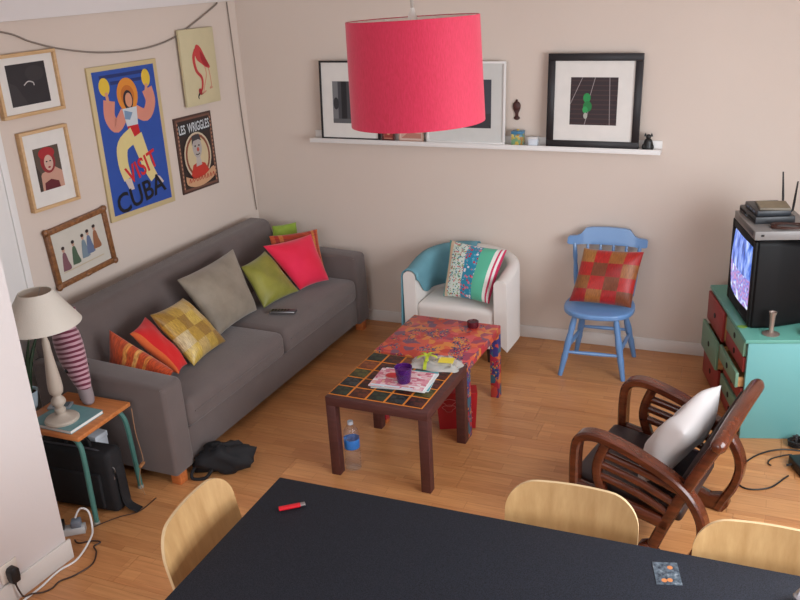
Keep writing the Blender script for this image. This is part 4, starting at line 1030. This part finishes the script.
# tourist poster: plain stand-in dancer, same colours and lettering
cw, ch = .565, .895
t = thing('poster', 'tall blue travel poster with a dancer, lettered VISIT CUBA', 'poster', M=lw_frame(-1.152, 1.533, -.010))
MB().box(-cw/2, cw/2, -ch/2, ch/2, 0, .014, bev=.002).build('board', ink(206, 186, 140), t)
A = Art(); A.rect(-.252, .252, -.415, .42, ink(40, 78, 164))
for i, (l0, l1, yy) in enumerate(((-.20, .20, .385), (-.12, .14, .345))):
    A.rect(l0, l1, yy-.010, yy+.010, ink(30, 48, 110))
SK = ink(214, 150, 118); CRE = ink(222, 204, 140); OR = ink(222, 140, 50); PK = ink(214, 140, 120); RD = ink(196, 30, 36); DKk = ink(30, 26, 40)
A.stroke([(-.04, .17), (-.12, .10), (-.165, .16), (-.15, .25)], (.07, .09), PK); A.stroke([(.04, .17), (.13, .13), (.185, .20), (.17, .28)], (.07, .09), PK)
A.ell(-.172, .33, .042, .052, ink(226, 190, 60)); A.ell(.172, .345, .036, .052, ink(226, 190, 60))
A.stroke([(-.16, .24), (-.165, .30)], .022, SK); A.stroke([(.16, .27), (.17, .31)], .022, SK)
A.ell(0, .265, .085, .10, OR); A.ell(0, .262, .055, .06, ink(196, 110, 40)); A.ell(0, .235, .04, .058, DKk); A.ell(.004, .235, .028, .042, SK)
A.poly([(-.06, .19), (.06, .19), (.05, .08), (-.04, .08)], ink(206, 212, 216)); A.poly([(-.045, .18), (.02, .16), (-.01, .12), (-.05, .13)], ink(120, 150, 180))
A.poly([(-.04, .085), (.05, .085), (.058, .02), (-.03, .02)], RD)
A.stroke([(.0, .03), (-.10, -.02), (-.12, -.12), (-.10, -.22)], (.10, .07), CRE); A.stroke([(.02, .02), (.05, -.08), (.08, -.18), (.12, -.26)], (.10, .07), CRE)
A.poly([(-.13, -.22), (-.075, -.22), (-.06, -.29), (-.10, -.29)], ink(206, 190, 180)); A.poly([(.13, -.24), (.17, -.26), (.20, -.30), (.16, -.31)], ink(206, 190, 180))
A.text('VISIT', .03, -.175, .15, ink(206, 34, 44), rot=.28, sx=.85); A.text('CUBA', -.01, -.335, .17, ink(14, 14, 26), rot=.16, sx=.95)
A.build('print', t, .0142)
# flamingo canvas
t = thing('canvas_picture', 'cream canvas with a pink flamingo bending down', 'picture', M=lw_frame(-.485, 1.882, -.01, x=.019))
w_, h_ = .34, .478
MB().box(-w_/2, w_/2, -h_/2, h_/2, 0, .02, bev=.003).build('canvas', ink(208, 196, 158), t)
A = Art(); FP = ink(196, 60, 62); FP2 = ink(160, 34, 44); LGp = ink(206, 140, 120)
A.stroke([(.035, .03), (.05, -.05), (.02, -.12), (.0, -.165)], (.010, .007), LGp); A.stroke([(.07, .02), (.085, -.06), (.09, -.13)], (.010, .007), LGp)
A.stroke([(.0, -.165), (-.02, -.175), (.03, -.155)], .008, LGp); A.stroke([(.09, -.13), (.07, -.145), (.10, -.14)], .008, LGp)
A.poly(smooth2([(-.045, .10), (-.02, .14), (.02, .12), (.06, .05), (.095, -.01), (.06, -.01), (.01, .02), (-.03, .05), (-.045, .10)], 4)[:-1], FP)
A.poly(smooth2([(.01, .10), (.05, .06), (.085, .0), (.05, .0), (.015, .04), (.01, .10)], 4)[:-1], FP2)
A.stroke([(-.03, .11), (-.058, .06), (-.045, -.02), (.0, -.07), (-.005, -.13), (-.03, -.16)], (.028, .015), FP); A.ell(-.03, -.155, .016, .022, FP2, .3); A.stroke([(-.04, -.165), (-.055, -.185), (-.05, -.20)], (.014, .006), DKk)
A.build('print', t, .0202)
# band poster
t = thing('poster', 'brown band poster lettered LES WRIGGLES with an oval portrait', 'poster', M=lw_frame(-.597, 1.342, -.006))
w_, h_ = .372, .495
MB().box(-w_/2, w_/2, -h_/2, h_/2, 0, .008, bev=.001).build('board', ink(74, 50, 42), t)
A = Art(); BRN = ink(46, 32, 30)
A.rect(-.172, .172, -.235, .235, ink(112, 76, 62)); A.rect(-.155, .155, -.22, .222, BRN)
A.rect(-.16, .165, .125, .205, ink(36, 34, 36)); A.text('LES', -.118, .163, .080, ink(206, 212, 216), sx=.56, rot=.03); A.text('WRIGGLES', .048, .167, .084, ink(206, 212, 216), sx=.54, rot=.03)
for i in range(17): A.ell(-.165, -.21+i*.026, .006, .008, ink(176, 130, 104)); A.ell(.165, -.21+i*.026, .006, .008, ink(176, 130, 104))
A.ell(0, -.02, .135, .155, ink(206, 190, 164)); A.ell(0, -.02, .122, .142, ink(138, 76, 52)); A.ell(0, -.02, .105, .125, ink(206, 188, 150))
A.poly([(-.09, -.14), (-.06, -.075), (.0, -.06), (.06, -.08), (.10, -.14), (.05, -.17), (-.05, -.17)], ink(196, 52, 38)); A.poly([(-.03, -.09), (.03, -.085), (.02, -.03), (-.02, -.03)], ink(186, 176, 168))
A.ell(0, .035, .046, .07, ink(176, 168, 164)); A.poly([(-.05, .05), (-.04, .115), (.03, .12), (.05, .07), (.02, .085), (-.03, .08)], ink(60, 56, 60)); A.ell(-.018, .045, .008, .006, BRN); A.ell(.02, .045, .008, .006, BRN); A.ell(.006, .02, .012, .014, ink(186, 80, 62)); A.stroke([(-.02, -.008), (0, -.014), (.02, -.006)], .006, BRN)
A.poly(smooth2([(-.145, -.135), (-.06, -.165), (.05, -.155), (.14, -.115), (.15, -.175), (.05, -.215), (-.06, -.22), (-.14, -.19), (-.145, -.135)], 3)[:-1], ink(206, 160, 122))
for i in range(9): x = -.12+i*.03; A.stroke([(x, -.185+.004*(i % 3)), (x+.012, -.155), (x+.018, -.185)], .007, ink(176, 60, 40), 3)
A.build('print', t, .0082)
# dark photograph in pine frame
def framed(name, label, M, w_, h_, fw, dp, fm, art, matc=None, group=None):
    t = thing(name, label, 'picture', M=M, group=group); frame_part(t, w_, h_, fw, dp, fm)
    MB().box(-w_/2+fw*.5, w_/2-fw*.5, -h_/2+fw*.5, h_/2-fw*.5, .001, dp*.45).build('mount', matc or MATW, t)
    A = Art(); art(A); A.build('print', t, dp*.45+.0002); return t
def art1(A):
    A.rect(-.125, .125, -.105, .105, ink(40, 36, 40)); A.poly([(-.125, -.105), (-.02, -.105), (-.08, .0), (-.125, .02)], ink(52, 47, 50)); A.ell(.05, .05, .06, .04, ink(50, 45, 48)); A.stroke([(-.03, -.005), (0, .012), (.03, .004), (.034, -.012)], .006, ink(190, 186, 184))
framed('framed_photo', 'pine framed dark photograph with white mount', lw_frame(-1.835, 1.954, 0), .40, .318, .018, .032, PINE, art1)
def art2(A):
    A.rect(-.085, .085, -.115, .115, ink(84, 70, 58)); A.poly([(-.085, -.115), (.085, -.115), (.085, -.03), (.04, .0), (-.05, -.02), (-.085, -.06)], ink(196, 150, 130))
    A.ell(0, .035, .05, .062, ink(140, 30, 36)); A.ell(0, .08, .055, .032, ink(164, 34, 40)); A.ell(.004, .028, .030, .042, ink(206, 170, 154)); A.ell(-.008, .036, .006, .004, DKk); A.ell(.016, .036, .006, .004, DKk); A.ell(.004, .004, .009, .005, ink(150, 30, 40))
    A.poly([(-.05, -.115), (-.045, -.075), (0, -.06), (.05, -.08), (.055, -.115)], ink(96, 26, 36)); A.poly([(-.085, -.115), (-.085, .03), (-.06, -.02), (-.065, -.115)], ink(60, 48, 42))
framed('framed_picture', 'pine framed portrait of a red-haired figure', lw_frame(-1.812, 1.505, 0), .325, .425, .017, .032, PINE, art2)
ORN = wood('carved_frame', (104, 62, 34), (156, 106, 64), .4, (30, 30, 30), bst=.5)
def art4(A):
    for i, (x, c_) in enumerate(((-.13, (126, 84, 92)), (-.055, (78, 100, 78)), (.02, (120, 138, 150)), (.062, (100, 114, 144)), (.115, (150, 98, 66)))):
        h0 = -.09+.012*i
        A.poly(smooth2([(x-.028, h0), (x-.02, h0+.05), (x-.008, h0+.10), (x+.012, h0+.10), (x+.022, h0+.05), (x+.032, h0), (x-.028, h0)], 3)[:-1], ink(*c_)); A.ell(x+.002, h0+.118, .010, .014, ink(190, 150, 130)); A.ell(x+.002, h0+.130, .012, .010, ink(50, 36, 34))
    A.rect(-.16, .15, -.10, -.094, ink(196, 180, 150))
t = framed('framed_print', 'carved gilt-brown frame with a print of five ladies in long dresses', lw_frame(-1.697, 1.018, .06), .455, .345, .030, .026, ORN, art4, ink(206, 200, 188))
for sx in (-1, 1):
    for sy in (-1, 1): MB().ball((sx*.218, sy*.163, .02), (.02, .02, .014), 10).build('corner_ornament', ORN, t)
for sy in (-1, 1): MB().ball((0, sy*.163, .02), (.03, .014, .012), 10).build('edge_ornament', ORN, t)

# ------------------------------------------------------------------ picture ledge on the back wall
SHT = .0098
LM = frame_M(bwp(.547, 0, 1.349), EW*math.cos(SHT)-Vector((0, 0, 1))*math.sin(SHT), -NW, Vector((0, 0, 1))*math.cos(SHT)+EW*math.sin(SHT))
sh = thing('picture_shelf', 'long white picture ledge on the back wall', 'shelf', M=LM)
MB().box(0, 2.33, -.105, -.002, -.022, 0, bev=.0015).build('board', SHELFW, sh)
MB().box(0, 2.33, -.105, -.095, .0, .008, bev=.001).build('front_lip', SHELFW, sh)
MB().box(0, 2.33, -.014, -.002, .0, .045, bev=.001).build('back_rail', SHELFW, sh)
def on_shelf(s, y=-.055): return LM @ Matrix.Translation((s-.547, y, .0005))
def lean_frame(s0, s1, h_, ln=.065, y=-.068):
    # picture plane: u along shelf, v up and leaning back to the wall, normal into the room
    M = LM @ Matrix.Translation(((s0+s1)/2-.547, y, .001)) @ Matrix.Rotation(PI/2-ln, 4, 'X')
    return M @ Matrix.Translation((0, h_/2, 0))
BLKF = plain('black_frame', (24, 20, 24), .35, var=.1)
def artB(A):
    A.rect(-.140, .140, -.140, .140, ink(46, 32, 36))
    for i in range(10): A.rect(-.14, .14, -.135+i*.028, -.128+i*.028, ink(66, 44, 44))
    for a, b in (((-.14, -.02), (-.07, .14)), ((-.03, .0), (.005, .14)), ((.10, -.14), (.09, .14)), ((-.05, -.14), (-.03, -.06))): A.stroke([a, ((a[0]+b[0])/2, (a[1]+b[1])/2), b], .004, ink(150, 140, 140))
    A.ell(-.04, .02, .022, .028, ink(30, 140, 70)); A.ell(-.035, -.03, .026, .032, ink(26, 120, 60)); A.ell(-.048, -.05, .016, .02, ink(40, 150, 80)); A.ell(-.045, -.085, .012, .018, ink(170, 170, 160))
framed('framed_photo', 'square wide black frame with green detail in a dark photo', lean_frame(2.19, 2.748, .555), .558, .555, .043, .022, BLKF, artB)
def artL(A):
    A.rect(-.125, .125, -.15, .125, ink(70, 70, 74)); A.rect(-.125, -.085, -.15, .125, ink(120, 120, 122)); A.rect(-.06, -.02, -.15, .125, ink(34, 34, 38)); A.ell(-.10, -.02, .02, .04, ink(50, 50, 54)); A.rect(.02, .10, -.10, .06, ink(140, 138, 138)); A.rect(-.125, .125, -.15, -.12, ink(96, 96, 98))
framed('framed_photo', 'thin black frame with a grey photo and white mount on the ledge', lean_frame(.632, 1.065, .515), .433, .515, .012, .018, BLKF, artL)
def artW(A):
    A.rect(-.17, .17, -.155, .145, ink(80, 84, 92)); A.rect(.08, .17, -.155, .145, ink(62, 66, 76)); A.poly([(-.17, -.155), (.17, -.155), (.17, -.06), (0, -.1), (-.17, -.04)], ink(50, 50, 56)); A.ell(-.05, .04, .06, .05, ink(130, 134, 140))
framed('framed_photo', 'thin white frame with wide white mount on the ledge next to the tin', lean_frame(1.40, 1.925, .51), .525, .51, .014, .018, SHELFW, artW, matc=ink(206, 206, 202))
def artR(A): A.rect(-.03, .03, -.04, .04, ink(150, 60, 50)); A.ell(0, 0, .015, .022, ink(206, 150, 120))
framed('framed_picture', 'small dark red picture frame on the ledge beside the thin black frame', lean_frame(1.08, 1.17, .12), .09, .12, .012, .012, plain('red_wood', (84, 34, 32), .4), artR, matc=ink(190, 120, 100))
def artC(A): A.rect(-.07, .07, -.05, .05, ink(206, 166, 150)); A.poly([(-.07, -.05), (.07, -.05), (.07, -.02), (-.02, -.01)], ink(180, 120, 106))
framed('framed_picture', 'small landscape picture in pinkish mount on the ledge', lean_frame(1.20, 1.375, .14), .175, .14, .008, .010, plain('pale_frame', (190, 150, 130), .5), artC, matc=ink(214, 186, 174))
# tin, white box, figurine, ornament
tn = thing('tea_tin', 'small yellow and blue patterned tin on the ledge', 'tin', M=on_shelf(2.005))
MB().box(-.036, .036, -.03, .03, 0, .072, bev=.003).build('tin_body', cover_mat('tin_print', [(196, 170, 80), (90, 140, 150), (206, 190, 110), (160, 120, 60), (120, 160, 120)], 50), tn)
MB().box(-.0375, .0375, -.0315, .0315, .072, .090, bev=.003).build('lid', plain('tin_blue', (64, 124, 160), .35), tn)
MB().ball((0, 0, .094), (.010, .010, .006), 10).build('lid_knob', plain('tin_yellow', (200, 170, 80), .35), tn)
wx = thing('small_box', 'small plain white box next to the patterned tin', 'box', M=on_shelf(2.105, -.06))
MB().box(-.028, .028, -.022, .022, 0, .044, bev=.002).build('box_body', plain('white_card', (214, 220, 228), .6), wx); MB().box(-.029, .029, -.023, .023, .044, .056, bev=.002).build('lid', plain('white_lid', (226, 224, 222), .6), wx)
fg = thing('figurine', 'small black seated figurine on the ledge beside the wide black frame', 'figurine', M=on_shelf(2.80))
FGM = plain('black_stone', (28, 28, 28), .4, var=.3, vs_=30)
blob(smooth2([(0, 0, 0, .03, .024), (0, 0, .012, .034, .026), (0, 0, .035, .028, .022), (0, 0, .055, .022, .018), (0, 0, .066, .012, .011)], 3)).build('body', FGM, fg, ang=180)
MB().ball((0, 0, .076), (.016, .014, .016), 12).build('head', FGM, fg)
for s in (-1, 1): MB().lathe([(.008, 0), (.005, .012), (0, .022)], 8, cx=s*.018, cy=0, M=TR(0, 0, .078)).build('ear', FGM, fg); MB().ball((s*.024, -.012, .018), (.012, .014, .018), 10).build('knee', FGM, fg)
orn = thing('wall_ornament', 'dark carved wooden ornament hung above the patterned tin', 'ornament', M=frame_M(bwp(1.985, .001, 1.535), EW, (0, 0, 1), NW))
OW = plain('dark_carving', (70, 36, 32), .5, var=.3, vs_=40)
MB().ball((0, .035, .006), (.026, .03, .012), 16).build('round_head', OW, orn)
MB().prism([(-.024, .02), (.024, .02), (.010, -.012), (.010, -.03), (-.010, -.03), (-.010, -.012)], 0, .010, bev=.002, axis='z').build('neck', OW, orn)
MB().ball((0, -.04, .005), (.020, .013, .008), 12).build('foot', OW, orn)
MB().ball((0, .068, .005), (.008, .008, .006), 10).build('top_knob', OW, orn)
# ------------------------------------------------------------------ cables
CABG = plain('cable_grey', (140, 128, 118), .6); CBK = plain('cable_black', (30, 26, 26), .5); CBR = plain('cable_dark_brown', (64, 42, 32), .5); CWH = plain('cable_white', (222, 220, 218), .45)
def cable(name, pts, r, mat_, label, k=8):
    return tag(MB().tube(smooth2(pts, k), r, 7).build(name, mat_), label, 'cable')
cable('cable', [(.012, y, z) for y, z in ((-2.3, 2.262), (-1.929, 2.22), (-1.759, 2.157), (-1.572, 2.103), (-1.29, 2.055), (-.968, 2.042), (-.693, 2.075), (-.433, 2.164), (-.232, 2.244), (-.20, 2.262))], .005, CABG, 'grey cable drooping along the top of the poster wall')
cable('cable', [(.010, -.095, 2.262), (.010, -.085, 1.95), (.010, -.075, 1.5), (.010, -.05, 1.1), (.010, -.03, .80)], .004, CABG, 'thin grey cable running down the corner behind the sofa')
pa, pb = lw(1, 172, .01), lw(21, 290, .01)
cable('cable', [(.012, -2.058, 2.2), (.010, pa.y, pa.z), (.010, (pa.y+pb.y)/2-.01, (pa.z+pb.z)/2), (.012, pb.y+.045, pb.z), (.012, -2.06, .62)], .004, CABG, 'thin grey cable hanging down beside the white door')
so = thing('wall_socket', 'white wall socket plate low on the white wall', 'socket', M=frame_M((PX+.0005, -3.205, .15), (0, 1, 0), (0, 0, 1), (1, 0, 0)))
MB().box(-.042, .042, -.042, .042, 0, .008, bev=.002).build('plate', plain('socket_plate', (226, 216, 204), .4), so); MB().lathe([(0, .008), (.02, .008), (.02, .0095), (.022, .0095), (.022, .008)], 20).build('socket_ring', plain('socket_plate2', (210, 200, 190), .4), so)
pg = thing('power_plug', 'black power plug pushed into the wall socket', 'plug', M=frame_M((PX+.0101, -3.205, .14), (0, 1, 0), (0, 0, 1), (1, 0, 0)))
MB().prism([(-.018, -.036), (.018, -.036), (.022, -.012), (.022, .022), (.012, .036), (-.012, .036), (-.022, .022), (-.022, -.012)], 0, .034, bev=.004, axis='z').build('plug_body', BLACKP, pg)
MB().tube([(0, -.034, .017), (0, -.052, .017)], .005, 8).build('strain_relief', BLACKP, pg)
Z = .0045
cable('power_cable', [(PX+.027, -3.205, .088), (PX+.032, -3.20, .05), (PX+.038, -3.19, .018), (PX+.055, -3.165, .018), (1.02, -3.125, Z), (1.035, -3.09, Z), (1.03, -3.044, Z), (1.061, -2.988, Z), (1.075, -2.90, Z), (1.03, -2.83, Z), (.985, -2.80, Z), (.99, -2.765, Z), (.95, -2.77, Z), (.90, -2.81, Z), (.862, -2.80, Z)], .0038, CBR, 'dark brown power cable curling from the wall plug across the floor')
cable('power_cable', [(1.01, -3.40, .0052), (.985, -3.26, .0052), (.985, -3.118, .0052), (.972, -2.998, .0052), (.985, -2.899, .0052), (.945, -2.775, .024), (.90, -2.72, .035), (.87, -2.70, .10), (.835, -2.715, .115), (.822, -2.742, .078)], .0048, CWH, 'white power cable running along the white skirting board')
cable('thin_cable', [(.87, -2.695, .006), (.90, -2.65, .012), (.935, -2.58, .01), (.985, -2.50, Z), (.983, -2.38, Z)], .0028, CBR, 'thin brown lamp flex looping past the laptop bag')
ps = thing('power_strip', 'small power strip with adapters on floor beside laptop bag', 'power strip', (.80, -2.765, 0), .7)
MB().box(-.07, .07, -.025, .025, 0, .035, bev=.004).build('strip_body', plain('strip_white', (200, 200, 200), .45), ps)
MB().box(-.065, -.02, -.022, .022, .0352, .075, bev=.005).build('adapter', BLACKP, ps); MB().box(.01, .055, -.022, .022, .0352, .07, bev=.005).build('adapter', plain('adapter_grey', (120, 128, 140), .4), ps)
ft = thing('cord_switch', 'little inline switch on the lamp cord by the table leg', 'switch', (.905, -2.36, 0), .3)
MB().box(-.008, .008, -.022, .022, .16, .175, bev=.004).build('switch_body', plain('switch_tan', (160, 110, 70), .5), ft)
MB().tube(smooth2([(-.03, .05, .455), (-.02, .03, .33), (0, .02, .19), (0, -.02, .16), (-.01, -.03, .08), (0, -.02, .004)], 6), .0022, 6).build('cord', plain('cord_tan', (150, 110, 76), .6), ft)
cable('power_cable', [(3.92, -.735, Z), (3.825, -.745, Z), (3.74, -.765, Z), (3.66, -.83, Z), (3.60, -.93, Z), (3.565, -1.06, Z), (3.58, -1.17, Z), (3.635, -1.20, Z), (3.72, -1.15, Z), (3.775, -1.04, Z), (3.79, -1.01, Z)], .0042, CBK, 'black cable looping on the floor behind the wooden armchair')
cable('power_cable', [(3.79, -.80, .0045), (3.77, -.81, .0045), (3.74, -.835, .0045), (3.70, -.88, .0045), (3.69, -.925, .0045), (3.705, -.945, .006)], .0035, CBK, 'short black cable end lying beside the black adapter')
ad = thing('power_adapter', 'black power adapter block on floor by teal cabinet', 'adapter', (3.90, -.90, 0), .5)
MB().box(-.10, .10, -.075, .075, 0, .05, bev=.008, seg=3).build('adapter_body', BLACKP, ad); MB().tube([(-.10, .03, .02), (-.125, .035, .014)], .006, 8).build('strain_relief', BLACKP, ad)
rl = thing('cable_roll', 'small coiled black cable bundle on floor by teal cabinet', 'cable', (3.80, -.705, 0))
MB().tube([((.035+.004*math.sin(i))*math.cos(i*.6), (.035+.004*math.cos(i*1.3))*math.sin(i*.6), .006+.0012*i*.9) for i in range(36)], .006, 6).build('coil', CBK, rl)
MB().box(-.007, .007, .024, .048, .0, .05, bev=.003).build('tie', plain('tie_grey', (60, 60, 62), .6), rl)
